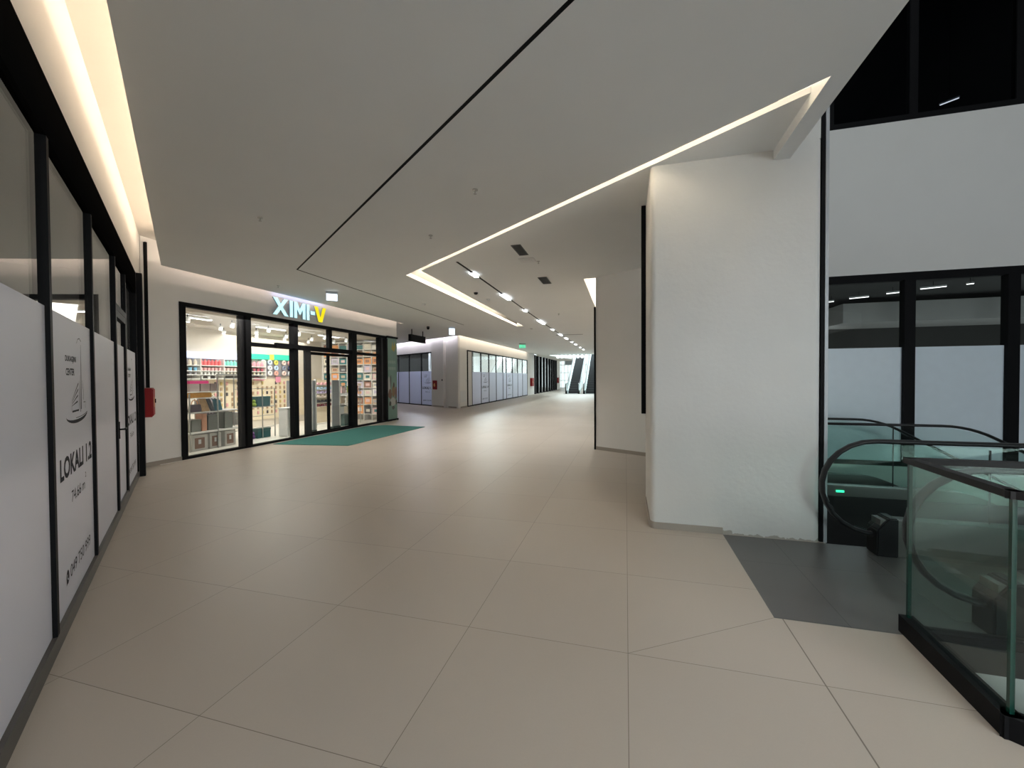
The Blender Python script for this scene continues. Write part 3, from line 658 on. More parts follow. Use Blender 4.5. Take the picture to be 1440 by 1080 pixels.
# window display at the near end of the lit shop
XD = -9.5
dt = thing('display_rack', 'grey steel display rack with a white board behind the first shop window', 'rack', (XD, 0, 0), 0)
for y in (4.35, 5.0, 5.6): 
    for x in (-0.25, 0.25): box('upright', M_STEEL, x - 0.012, x + 0.012, y - 0.012, y + 0.012, 0.01, 1.72 if y > 4.9 else 1.3, dt)
box('board', M_SHELF, -0.26, 0.26, 4.3, 5.62, 0.40, 0.44, dt); box('board', mat('grey_board', (0.5, 0.48, 0.46), 0.6), -0.26, 0.26, 4.3, 5.62, 0.855, 0.88, dt); box('top_bar', M_STEEL, 0.238, 0.262, 4.988, 5.612, 1.72, 1.744, dt)
M_BOXG = mat('pale_grey_board', (0.55, 0.53, 0.5), 0.6); M_BRN = mat('brown_print', (0.22, 0.12, 0.09), 0.6)
for k, (a, b) in enumerate(((4.42, 4.78), (4.83, 5.10), (5.20, 5.48))):
    t = thing('storage_box', 'grey lidded storage box with a brown print under the display board, ' + ['beside the shop wall', 'middle of the three', 'by the rack end'][k], 'box', (XD + 0.02, (a + b) / 2, 0.012))
    hw = (b - a) / 2; box('box_body', M_BOXG, -0.2, 0.2, -hw, hw, 0, 0.36, t, bevel=0.008); box('box_print', M_BRN, 0.2, 0.203, -hw * 0.7, hw * 0.55, 0.05, 0.29, t); box('box_tag', M_PVC, 0.203, 0.205, -hw * 0.25, hw * 0.1, 0.15, 0.25, t)
M_BASK = mat('grey_basket', (0.24, 0.25, 0.23), 0.7, noise=0.3, nscale=60)
for k, (a, b, h_) in enumerate(((4.42, 4.64, 0.26), (4.8, 5.06, 0.34), (5.2, 5.42, 0.38))):
    t = thing('mesh_basket', ['low', 'middle', 'tall'][k] + ' grey mesh basket standing on the white display board', 'basket', (XD + 0.05, (a + b) / 2, 0.441))
    hw = (b - a) / 2; g = MB()
    for (x0, x1, y0, y1) in ((-0.15, 0.15, -hw, -hw + 0.012), (-0.15, 0.15, hw - 0.012, hw), (-0.15, -0.138, -hw, hw), (0.138, 0.15, -hw, hw)): g.box(x0, x1, y0, y1, 0, h_)
    g.box(-0.15, 0.15, -hw, hw, 0, 0.012); g.build('basket_body', M_BASK, t); box('basket_rim', M_STEEL, -0.155, 0.155, -hw - 0.004, hw + 0.004, h_, h_ + 0.012, t)
tag(box('gift_box', mat('coral_print', (0.75, 0.36, 0.22), 0.6), XD + 0.0, XD + 0.2, 4.66, 4.78, 0.441, 0.83, bevel=0.004), 'narrow coral and orange patterned box between the grey baskets', 'box')
def handbag(label, y, z, w_, h_, m, mh):
    t = thing('handbag', label, 'handbag', (XD + 0.12, y, z)); hw = w_ / 2
    g = MB(); g.prism([(-hw, 0), (hw, 0), (hw * 0.86, h_), (-hw * 0.86, h_)], -0.05, 0.05, 'x'); g.build('bag_body', m, t, bevel=0.012)
    pth = [(0, hw * 0.55 * math.cos(a), h_ + 0.10 * math.sin(a)) for a in [PI * i / 10 for i in range(11)]]
    MB().sweep(pth, [(0.008 * math.cos(q), 0.008 * math.sin(q)) for q in [2 * PI * i / 6 for i in range(6)]], (1, 0, 0)).build('bag_handle', mh, t, smooth=True)
handbag('dark plum handbag with a round handle on the display rack', 4.56, 0.882, 0.26, 0.17, mat('plum_leather', (0.10, 0.07, 0.10), 0.5), mat('orange_strap', (0.7, 0.3, 0.08), 0.5))
tag(MB().prism([(4.72, 0.882), (4.90, 0.882), (4.80, 1.18), (4.66, 1.18)], XD + 0.1, XD + 0.14, 'x').build('patterned_pouch', mat('orange_pattern', (0.72, 0.42, 0.22), 0.6, noise=0.5, nscale=40)), 'leaning orange patterned pouch beside the plum handbag', 'pouch')
tag(MB().prism([(4.90, 0.882), (4.98, 0.882), (4.86, 1.17), (4.79, 1.17)], XD + 0.15, XD + 0.19, 'x').build('woven_strap', mat('dark_weave', (0.07, 0.075, 0.09), 0.6, noise=0.6, nscale=50)), 'dark woven strap hanging against the orange pouch', 'strap')
tag(MB().prism([(5.02, 0.882), (5.20, 0.882), (5.14, 1.13), (4.97, 1.15)], XD + 0.12, XD + 0.16, 'x').build('folder', mat('teal_print', (0.03, 0.14, 0.19), 0.5)), 'dark teal folder leaning on the display rack', 'folder')
tag(box('long_case', mat('orange_case', (0.85, 0.36, 0.07), 0.6, noise=0.4, nscale=30), XD + 0.0, XD + 0.22, 4.42, 4.90, 1.205, 1.315, bevel=0.015), 'long orange spotted case on top of the display rack', 'case')
for y in (4.45, 4.85): pass
box('board', M_SHELF, -0.26, 0.26, 4.3, 5.1, 1.185, 1.204, dt); box('board', M_SHELF, -0.26, 0.26, 4.3, 5.1, 1.325, 1.345, dt)
for k, (a, b) in enumerate(((4.40, 4.62), (4.65, 4.86), (4.88, 5.08))):
    tag(box('carton', mat('mauve_carton' + str(k), [(0.42, 0.34, 0.32), (0.34, 0.25, 0.23), (0.27, 0.2, 0.18)][k], 0.6), XD - 0.05, XD + 0.2, a, b, 1.346, 1.52, bevel=0.004), ['pale', 'brown', 'dark brown'][k] + ' carton on the uppermost board of the display rack', 'box')
tag(box('gift_box', mat('hot_pink', (0.8, 0.05, 0.25), 0.5), XD - 0.02, XD + 0.18, 4.42, 4.85, 1.521, 1.585), 'hot pink flat box on the brown cartons', 'box')
# garments on the rack
for k in range(5):
    cc = [(0.34, 0.27, 0.27), (0.42, 0.36, 0.36), (0.30, 0.26, 0.28), (0.20, 0.19, 0.22), (0.10, 0.11, 0.13)][k]
    y = 5.20 + k * 0.075
    t = thing('hanging_garment', ['mauve', 'pale mauve', 'plum grey', 'slate', 'charcoal'][k] + ' coat on a hanger at the end of the display rack', 'garment', (XD - 0.52, y, 0))
    MB().prism([(-0.16, 0.5), (0.16, 0.5), (0.19, 1.05), (0.05, 1.18), (-0.05, 1.18), (-0.19, 1.05)], -0.025, 0.025, 'y').build('coat', mat('cloth%d' % k, cc, 0.9, bump=0.3), t, bevel=0.01)
    MB().sweep([(-0.12, 0, 1.13), (0, 0, 1.21), (0.12, 0, 1.13)], [(0.006, 0.006), (-0.006, 0.006), (-0.006, -0.006), (0.006, -0.006)]).cyl((0, 0, 1.21), (0, 0, 1.286), 0.005, 6).build('hanger', M_STEEL, t)
gr = thing('garment_rail', 'thin steel garment rail carrying the coats', 'garment rail', (XD - 0.52, 5.35, 0))
MB().cyl((0, -0.3, 1.3), (0, 0.3, 1.3), 0.012, 8).build('rail', M_STEEL, gr)
for s_ in (-0.3, 0.3): MB().cyl((0, s_, 0.01), (0, s_, 1.3), 0.012, 8).build('upright', M_STEEL, gr)
# second window: wire stand, boxes, bin, gates
ws = thing('wire_stand', 'square steel wire stand behind the second shop window', 'stand', (-9.55, 0, 0))
for y in (5.68, 6.13, 6.52, 6.93):
    box('upright', M_STEEL, -0.01, 0.01, y - 0.01, y + 0.01, 0.01, 1.74 if y < 6.0 else 1.36, ws)
for z in (0.30, 0.62, 0.86, 1.36): box('crossbar', M_STEEL, -0.01, 0.01, 5.69, 6.92, z - 0.008, z + 0.008, ws)
box('wire_shelf', M_STEEL, -0.3, 0.0, 6.13, 6.93, 0.865, 0.875, ws); box('wire_shelf', M_STEEL, -0.3, 0.0, 5.68, 6.13, 0.455, 0.465, ws)
M_TBOX = mat('dark_teal_board', (0.012, 0.09, 0.10), 0.5)
for (z, lb) in ((0.877, 'dark teal gift box on the wire stand shelf'), (0.012, 'dark teal gift box on the floor inside the wire stand')):
    t = thing('gift_box', lb, 'box', (-9.7, 6.6, z)); box('box_body', M_TBOX, -0.12, 0.12, -0.21, 0.21, 0, 0.2, t, bevel=0.004); box('box_lid', M_TBOX, -0.126, 0.126, -0.216, 0.216, 0.2, 0.26, t, bevel=0.004)
tag(box('grey_case', mat('warm_grey', (0.38, 0.35, 0.33), 0.6), -9.84, -9.58, 5.72, 6.08, 0.467, 0.77, bevel=0.01), 'plain grey case on the lower wire shelf behind the second window', 'case')
def plush(label, x, y, z, m):
    t = thing('plush_toy', label, 'toy', (x, y, z)); MB().lathe([(0, 0), (0.05, 0.01), (0.06, 0.05), (0.045, 0.1), (0.0, 0.11)], seg=10).build('body', m, t, smooth=True)
    MB().lathe([(0, 0.1), (0.035, 0.11), (0.045, 0.14), (0.03, 0.18), (0, 0.19)], seg=10).build('head', m, t, smooth=True)
plush('small purple plush toy on the wire stand', -9.72, 6.25, 0.877, mat('purple_plush', (0.16, 0.06, 0.22), 0.9)); plush('small green plush toy on the wire stand', -9.62, 6.32, 0.877, mat('green_plush', (0.25, 0.35, 0.05), 0.9))
plush('purple plush toy on the floor beside the teal box', -9.65, 6.30, 0.012, MATS['purple_plush'])
bn = thing('bin', 'white slant sided plastic bin between the second window and the gate', 'bin', (-9.15, 7.02, 0.012))
MB().prism([(-0.17, 0.0), (0.14, 0.0), (0.22, 0.14), (0.22, 0.74), (-0.17, 0.78)], -0.2, 0.12, 'x').build('bin_body', mat('bin_plastic', (0.72, 0.71, 0.69), 0.4), bn, bevel=0.015)
box('bin_lid', M_PVC, -0.21, 0.13, -0.18, 0.23, 0.775, 0.80, bn, bevel=0.006); box('bin_slot', M_DARKF, 0.12, 0.123, -0.02, 0.06, 0.16, 0.175, bn)
M_GATE = mat('gate_grey', (0.36, 0.36, 0.37), 0.5)
for k, (y, hw, x, lb) in enumerate(((7.36, 0.15, -9.4, 'grey security gate panel beyond the white bin'), (7.80, 0.06, -9.0, 'slim grey security gate seen through the near sliding door'), (8.76, 0.17, -9.0, 'wide grey security gate seen through the far sliding door'))):
    t = thing('security_gate', lb, 'security gate', (x, y, 0.009)); box('panel', M_GATE, -0.02, 0.02, -hw, hw, 0.08, 1.56, t, bevel=0.01)
    box('frame', M_SHELF, -0.03, 0.03, hw, hw + 0.04, 0.0, 1.60, t); box('foot', M_DARKF, -0.06, 0.06, -hw, hw, 0, 0.08, t)
# slipper stand seen through the sliding doors
ss = thing('slipper_stand', 'cream slipper stand seen through the sliding doors of the lit shop', 'stand', (-10.55, 10.02, 0.009))
box('panel', M_PEG, -0.02, 0.0, -0.42, 0.42, 0, 1.56, ss); box('foot', M_SHELF, -0.15, 0.15, -0.42, 0.42, 0, 0.03, ss)
srows = [(0.62, 'dark red', (0.16, 0.012, 0.02), 'lowest'), (0.76, 'black', (0.02, 0.015, 0.02), 'second'), (0.94, 'cream', (0.7, 0.6, 0.5), 'third'), (1.08, 'lilac', (0.5, 0.42, 0.6), 'fourth'), (1.22, 'sky blue', (0.4, 0.55, 0.7), 'fifth'), (1.38, 'rose pink', (0.75, 0.4, 0.42), 'uppermost')]
for z, cn, cc, rw_ in srows:
    box('shelf', M_SHELF, 0.0, 0.12, -0.42, 0.42, z - 0.01, z, ss)
    first = None
    for k in range(4):
        if first is None:
            t = first = thing('slipper', 'x', 'slipper', (0, 0, 0))
            MB().prism([(-0.075, 0), (0.075, 0), (0.085, 0.02), (0.075, 0.03), (-0.075, 0.03), (-0.085, 0.02)], 0.0, 0.11, 'x').build('sole', mat('slipper_' + cn.replace(' ', '_'), cc, 0.8), t, bevel=0.004)
            MB().prism([(-0.07, 0.03), (0.07, 0.03), (0.055, 0.075), (0.02, 0.095), (-0.02, 0.095), (-0.055, 0.075)], 0.045, 0.105, 'x').build('upper', MATS['slipper_' + cn.replace(' ', '_')], t, bevel=0.006)
        else: t = copy_tree(first)
        t.location = (-10.545, 10.02 - 0.31 + k * 0.205, z + 0.0095); tag(t, f'{cn} slipper on the {rw_} shelf of the cream slipper stand', 'slipper', f'{cn} slippers on the {rw_} shelf of the stand')
# last window: white low rack and dark cushions
t = thing('wire_rack', 'low white wire rack with goods behind the last shop window', 'rack', (-9.3, 9.9, 0.009))
for y in (-0.55, 0, 0.55): 
    box('upright', M_STEEL, -0.01, 0.01, y - 0.01, y + 0.01, 0, 1.4, t)
for z in (0.4, 0.75, 1.1, 1.4): box('wire_shelf', M_STEEL, -0.2, 0.01, -0.55, 0.55, z - 0.008, z, t)
for k, (y, z, cn, cc) in enumerate(((9.5, 0.41, 'white', (0.8, 0.8, 0.78)), (9.85, 0.41, 'cream', (0.75, 0.68, 0.55)), (10.2, 0.41, 'olive', (0.25, 0.24, 0.14)), (9.55, 0.76, 'tan', (0.5, 0.36, 0.24)), (9.95, 0.76, 'ivory', (0.8, 0.76, 0.66)), (10.25, 0.76, 'rust', (0.42, 0.16, 0.07)), (9.6, 1.11, 'pale pink', (0.8, 0.55, 0.55)), (10.0, 1.11, 'lime', (0.55, 0.6, 0.2)), (10.3, 1.11, 'salmon', (0.75, 0.4, 0.3)))):
    tag(box('toy_box', mat('toy_' + cn.replace(' ', '_'), cc, 0.6), -9.44, -9.32, y - 0.1, y + 0.1, z + 0.009, z + 0.24, bevel=0.004), f'{cn} toy box on the wire rack behind the last shop window', 'box')
tag(box('floor_crate', mat('dark_green_crate', (0.03, 0.07, 0.065), 0.7), -9.5, -9.2, 9.45, 9.85, 0.009, 0.38, bevel=0.01), 'dark green crate on the floor under the wire rack', 'crate')
# ceiling spots of the shop
sp0 = None
k = 0
for x in (-11.2, -10.4, -9.6):
    for y in (4.6, 5.7, 6.8, 7.9, 9.0, 10.1):
        yy_ = y + (0.35 if x == -10.4 else 0)
        if sp0 is None:
            t = sp0 = thing('ceiling_spotlight', 'x', 'spotlight', (0, 0, 0))
            MB().cyl((0, 0, -0.06), (0, 0, 0), 0.012, 8).build('stem', M_DARKF, t); MB().cyl((0, 0, -0.17), (0.03, 0, -0.06), 0.05, 12, 0.045).build('spot_housing', M_PVC, t); MB().cyl((-0.003, 0, -0.174), (0, 0, -0.165), 0.042, 12).build('spot_lens', M_LAMPC, t)
        else: t = copy_tree(sp0)
        t.location = (x, yy_, 3.1); tag(t, 'small white spotlight on the ceiling inside the lit shop', 'spotlight', 'spotlights on the lit shop ceiling'); k += 1
for y in (4.9, 7.2, 9.6):
    t = thing('linear_lamp', 'white linear lamp on the lit shop ceiling ' + {4.9: 'over the display rack', 7.2: 'over the bin and gate', 9.6: 'over the wire rack'}[y], 'lamp', (-9.9, y, 3.1)); box('lamp_body', M_PVC, -0.05, 0.05, -0.5, 0.5, -0.03, 0, t); box('diffuser', M_LAMPC, -0.04, 0.04, -0.48, 0.48, -0.036, -0.03, t)
area('shop_light', (-10.2, 7.5, 3.0), 2.6, 7.0, 56, (1, 0.95, 0.88), (0, 0, -1))
area('shop_window_light', (-8.95, 7.4, 3.02), 6.0, 0.3, 22, (1, 0.96, 0.9), (-0.5, 0, -1), (0, 1, 0))

# ------------------------------------------------------------------ corner unit and row of vacant units
cor, cf = shopfront('storefront', 'vacant shop front with cool frosted panes on the angled wall beyond the poster', 'storefront', (cb.x, cb.y), ROT_C, -5.8, 4.195, 3.1,
                    [(-5.77, .05), (-4.32, .05), (-2.87, .05), (-1.42, .05), (0.03, .05), (1.43, .05), (2.88, .05), (4.17, .05)], top_h=0.08, kick_h=0.06, film=2.01, film_m=M_FILMB)
lettering(cf[6], 0.022, 2.95, 4.15, 0, 'LOKALI 1.3', '70.51 m', '049 750 999')
row_b = [(18.8, .06, .04), (19.55, .06), (21.1, .05), (22.6, .05), (24.13, .05), (25.71, .05), (26.6, .05), (28.3, .05), (29.9, .05), (31.5, .05), (33.27, .06)]
rw, rf = shopfront('storefront', 'long vacant shop front of frosted panes facing the hall, beyond the white corner', 'storefront', (-8.43, 0), PI / 2, 18.77, 33.3, 3.15, row_b, top_h=0.07, kick_h=0.06, film=1.95, film_m=M_FILMR)
lettering(rf[2], 0.022, 21.2, 22.5, 0, 'LOKALI 1.4', '92.10 m', '049 750 999')
lettering(rf[6], 0.022, 26.8, 28.1, 0, 'LOKALI 1.5', '88.35 m', '049 750 999')
box('blind_panel', M_WHITE, 18.83, 19.52, 0.01, 0.02, 0.06, 3.08, rw)
# behind the row: a pale room
struct(box('wall_row_room', mat('row_room', (0.6, 0.64, 0.66), 0.9), -13.0, -12.9, 23.2, 36, 0, ROOF)); struct(box('wall_row_room_end', M_GREYROOM, -12.9, -8.7, 33.4, 33.5, 0, ROOF))
struct(box('wall_row_room_near', M_GREYROOM, -9.6, -8.7, 19.2, 19.3, 0, ROOF))
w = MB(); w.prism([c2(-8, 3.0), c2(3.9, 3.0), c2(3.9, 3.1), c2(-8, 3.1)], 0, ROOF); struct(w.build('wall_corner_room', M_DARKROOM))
pk = c2(0.5, 2.4); area('corner_room_fill', (pk[0], pk[1], 3.5), 7.0, 0.4, 75, (0.84, 0.86, 1.0), (-0.5316, -0.847, -0.5), tuple(D2))  # added lamp without a fixture, makes the film panes of this unit glow
area('row_room_light', (-10.6, 27, 3.7), 13, 0.5, 300, (0.85, 0.97, 1.0), (0.35, 0, -1), (0, 1, 0))
fc = c2(4.36, -0.1); fire_cabinet('red fire hose cabinet on the white pier beside the angled shop front', fc, ROT_C, w_=0.42, h_=0.5, d_=0.03, z=0.97)
fire_cabinet('red fire hose cabinet at the far end of the long vacant front', (-8.43, 34.3), PI / 2, w_=0.8, h_=0.75, d_=0.18, z=0.8)
o = box('notice_sheet', M_PVC, -8.43, -8.424, 17.78, 18.56, 0.30, 0.92); tag(o, 'white paper notice low on the corner wall beside the black frame', 'notice')
o = box('wall_switch', M_PVC, -8.43, -8.415, 18.60, 18.70, 1.40, 1.52, bevel=0.004); tag(o, 'small white switch on the corner wall beside the black frame', 'switch')
p = c2(5.30, -0.1); o = MB().cyl((0, 0, 0), (0, -0.02, 0), 0.05, 14).build('round_call_point', M_DARKF); o.location = (p[0], p[1], 1.5); o.rotation_euler = (0, 0, ROT_C); tag(o, 'small dark round sounder on the white pier beside the fire cabinet', 'sounder')

# curtain wall of black fins at the end
cw = thing('curtain_wall', 'tall curtain wall of black mullions with daylight between, beyond the vacant row', 'curtain wall', (-8.4, 0, 0), PI / 2)
for k, (y, w_) in enumerate(((36.35, 0.5), (37.75, 0.38), (39.3, 0.42), (41.0, 0.40), (42.7, 0.40), (44.4, 0.40), (46.0, 0.40), (47.6, 0.4), (49.0, 0.4))):
    box('mullion', M_BLACK, y - w_ / 2, y + w_ / 2, -0.06, 0.15, 0.0, 3.74, cw)
box('bottom_rail', M_BLACK, 36.1, 49.2, 0, 0.1, 0, 0.08, cw); 
ys = [36.6, 37.56, 37.94, 39.09, 39.51, 40.8, 41.2, 42.5, 42.9, 44.2, 44.6, 45.8, 46.2, 47.4, 47.8, 48.8]
for i in range(0, 16, 2): box('glass_pane', M_GLASS, ys[i], ys[i + 1], 0.04, 0.05, 0.08, 3.74, cw)
struct(box('wall_far', M_WHITE, -8.6, -8.4, 49.2, 52, 0, 6)); 
fire_cabinet('red fire hose cabinet beyond the black curtain wall mullions', (-8.4, 49.6), PI / 2, w_=0.7, h_=0.7, d_=0.15, z=0.85)
ff = thing('glass_facade', 'white framed glass entrance facade seen past the far escalators', 'facade', (0, 56, 0))
for i in range(14): box('mullion', M_WHITE, -9.4 + i * 0.5, -9.34 + i * 0.5, 0, 0.1, 0, 6, ff)
for z in (0.0, 1.1, 2.2, 3.3, 4.4): box('transom', M_WHITE, -9.4, -2.8, 0, 0.08, z, z + 0.07, ff)
box('glass_pane', M_GLASS, -9.4, -2.8, 0.03, 0.04, 0.05, 6, ff); box('sign_band', mat('grey_band', (0.25, 0.27, 0.28), 0.6), -8.3, -5.9, -0.06, 0.0, 3.35, 3.95, ff)
w = MB(); w.prism([(-8.4, 37), (-7.1, 37), (-5.6, 50), (-8.4, 52)], 3.7, 4.0); struct(w.build('ceiling_far', M_WHITE))
struct(box('floor_upper', M_WHITE, -8.4, 1, 50, 58, 6.0, 6.3))
struct(box('wall_far_right', M_WHITE, -0.8, -0.6, 37, 58, 0, 10))

# ------------------------------------------------------------------ ceiling fittings
tk = thing('lighting_track', 'long thin black lighting track recessed in the ceiling along the hall', 'lighting track', (-3.13, 0, 0))
g = MB(); g.prism([(4.9, HI - 0.006), (5.3, HI - 0.006), (14.42, H - 0.006), (30.3, H - 0.006), (30.3, H - 0.0005), (14.42, H - 0.0005), (5.3, HI - 0.0005), (4.9, HI - 0.0005)], -0.022, 0.022, 'x'); g.build('channel', M_BLACK, tk)
for k, (y, ln) in enumerate(((5.82, 0.38), (8.22, 0.82), (10.45, 0.35), (13.1, 1.2), (15.65, 0.4), (17.95, 0.85), (20.05, 0.85), (22.4, 0.5), (24.4, 0.85), (27.2, 0.5), (29.6, 0.8))):
    od = ['first', 'second', 'third', 'fourth', 'fifth', 'sixth', 'seventh', 'eighth', 'ninth', 'tenth', 'last'][k]
    zz = ceil_z(y + ln / 2) - 0.002
    t = thing('track_lamp', f'glowing white lamp in the ceiling track, {od} from its near end', 'track lamp', (-3.13, y, zz - 0.007), 0)
    box('lamp_body', M_BLACK, -0.03, 0.03, -ln / 2, ln / 2, -0.02, -0.003, t); box('diffuser', M_LAMP, -0.045, 0.045, -ln / 2 + 0.01, ln / 2 - 0.01, -0.032, -0.02, t)
    li = bpy.data.lights.new('track_spot', 'SPOT'); li.energy = (125 if k < 4 else 60) * min(ln, 0.9); li.color = (0.95, 0.98, 1.0); li.spot_size = 1.95; li.spot_blend = 0.9; li.shadow_soft_size = 0.12
    lo_ = bpy.data.objects.new('track_spot', li); COL.objects.link(lo_); lo_.location = (-3.13, y, zz - 0.06)
def vent(label, x0, x1, y0, y1):
    t = thing('ceiling_vent', label, 'vent', ((x0 + x1) / 2, (y0 + y1) / 2, ceil_z(y1) - 0.001)); a = (x1 - x0) / 2; b = (y1 - y0) / 2
    g = MB(); g.box(-a - .015, a + .015, -b - .015, -b, -0.008, 0); g.box(-a - .015, a + .015, b, b + .015, -0.008, 0); g.box(-a - .015, -a, -b, b, -0.008, 0); g.box(a, a + .015, -b, b, -0.008, 0); g.build('frame', M_DARKF, t)
    g = MB(); n = 7
    for i in range(n): z = -b + 2 * b * (i + 0.5) / n; g.box(-a, a, z - 0.012, z + 0.004, -0.006, -0.002)
    g.build('grille', M_DARKF, t); box('backing', M_VOID, -a, a, -b, b, -0.0018, -0.0002, t)
vent('black slotted ceiling vent, the larger and nearer one over the hall', -1.86, -1.72, 4.25, 4.82)
vent('black slotted ceiling vent, the farther one past the square diffuser', -1.87, -1.70, 6.50, 7.12)
t = thing('ceiling_diffuser', 'square white ceiling diffuser between the two black vents', 'diffuser', (-1.80, 5.15, HI)); box('plate', M_PVC, -0.15, 0.15, -0.13, 0.13, -0.02, 0, t, bevel=0.006); box('cone', M_PVC, -0.09, 0.09, -0.08, 0.08, -0.03, -0.02, t, bevel=0.004)
def sprinkler(label, x, y, z=H):
    t = thing('sprinkler', label, 'sprinkler', (x, y, z)); MB().cyl((0, 0, -0.008), (0, 0, 0), 0.032, 14).build('escutcheon', M_STEEL, t); MB().cyl((0, 0, -0.045), (0, 0, -0.008), 0.008, 8).cyl((0, 0, -0.05), (0, 0, -0.045), 0.018, 12).build('sprinkler_head', M_STEEL, t)
sprinkler('steel sprinkler on the ceiling short of the illuminated letters', -4.65, 1.90); sprinkler('steel sprinkler on the ceiling between the black joint and the lit slot, farther one', -2.81, 3.15)
sprinkler('steel sprinkler on the near ceiling close to the lit diagonal slot', -1.65, 1.93); sprinkler('steel sprinkler on the ceiling over the white shop letters', -7.65, 5.2)
sprinkler('steel sprinkler beside the square ceiling diffuser', -1.62, 5.3, HI); sprinkler('steel sprinkler near the far end of the lighting track', -2.2, 11.5, ceil_z(11.5))
def detector(label, x, y, z, m): 
    o = MB().lathe([(0, -0.05), (0.03, -0.05), (0.05, -0.03), (0.055, 0), (0, 0)], seg=16).build('smoke_detector', m, smooth=False); o.location = (x, y, z); tag(o, label, 'smoke detector')
detector('dark smoke detector beside the end of the left lit slot', -3.75, 7.6, ceil_z(7.6), M_DARKF); detector('round smoke detector between track and left lit slot', -3.72, 8.5, ceil_z(8.5), M_PVC)
detector('white smoke detector far along the hall ceiling', -4.0, 15.2, H, M_PVC); detector('pale smoke detector on the ceiling above the mat', -5.6, 8.3, H, M_PVC)
cam = thing('dome_camera', 'black dome camera on the ceiling near the hanging sign', 'camera', (-7.9, 13.1, H)); MB().cyl((0, 0, -0.06), (0, 0, 0), 0.06, 16).build('mount', M_DARKF, cam); MB().lathe([(0, -0.13), (0.03, -0.122), (0.055, -0.09), (0.06, -0.06), (0, -0.06)], seg=14).build('dome', M_BLACK, cam, smooth=True)
def exit_box(label, x, y, z, w_, h_, rot, m, arm):
    t = thing('exit_sign', label, 'exit sign', (x, y, z), rot); box('sign_box', M_PVC, -w_ / 2, w_ / 2, -0.02, 0.02, -arm - h_, -arm, t, bevel=0.004); box('lit_panel', m, -w_ / 2 + 0.012, w_ / 2 - 0.012, -0.023, -0.02, -arm - h_ + 0.012, -arm - 0.012, t)
    box('bracket', M_GREYM, -w_ / 2, w_ / 2, -0.03, 0.03, -arm, 0, t); return t
exit_box('white lit exit sign box on the ceiling in front of the shop letters', -6.94, 6.1, H, 0.27, 0.19, 0.75, M_EXITW, 0.05)
exit_box('white lit exit sign box hanging near the white corner', -7.1, 13.7, H, 0.26, 0.30, 0.55, M_EXITW, 0.03)
gx = exit_box('small green lit exit sign far along the hall ceiling', -6.26, 22.7, H, 0.42, 0.22, 0.3, M_EXITG, 0.08)
g = MB(); stroke(g, [(-0.12, -0.19), (-0.05, -0.19), (-0.02, -0.14)], 0.025, -0.0235); stroke(g, [(0.05, -0.27), (0.05, -0.12), (0.14, -0.12), (0.14, -0.27)], 0.025, -0.0235); stroke(g, [(-0.12, -0.25), (-0.05, -0.2), (0.0, -0.26)], 0.025, -0.0235); g.build('running_symbol', M_PVC, gx)
hs = thing('hanging_sign', 'black hanging sign box on two rods above the corridor past the poster', 'sign', (-8.97, 0, H), PI / 2)
box('sign_box', M_BLACK, 13.47, 14.85, -0.06, 0.06, -0.54, -0.24, hs, bevel=0.006)
for x in (13.67, 14.68): MB().cyl((x, 0, -0.24), (x, 0, 0), 0.02, 8).build('rod', M_BLACK, hs)
ch = thing('pendant_cluster', 'row of white globe pendants hanging before the far escalators', 'pendant', (-4.75, 35.5, 0))
box('bar', M_PVC, -1.45, 1.45, -0.03, 0.03, 3.62, 3.66, ch)
for i in range(8):
    x = -1.3 + i * 0.37
    MB().lathe([(0, -0.17), (0.08, -0.15), (0.15, -0.08), (0.17, 0), (0.15, 0.08), (0.08, 0.15), (0, 0.17)], (x, 0, 3.5), 14).build('globe', mat('globe_white', (0.85, 0.9, 0.9), 0.35, emit=(0.8, 0.97, 1.0), estr=0.5), ch, smooth=True)
for x in (-1.2, 1.2): MB().cyl((x, 0, 3.66), (x, 0, 3.84), 0.01, 6).build('cord', M_BLACK, ch)

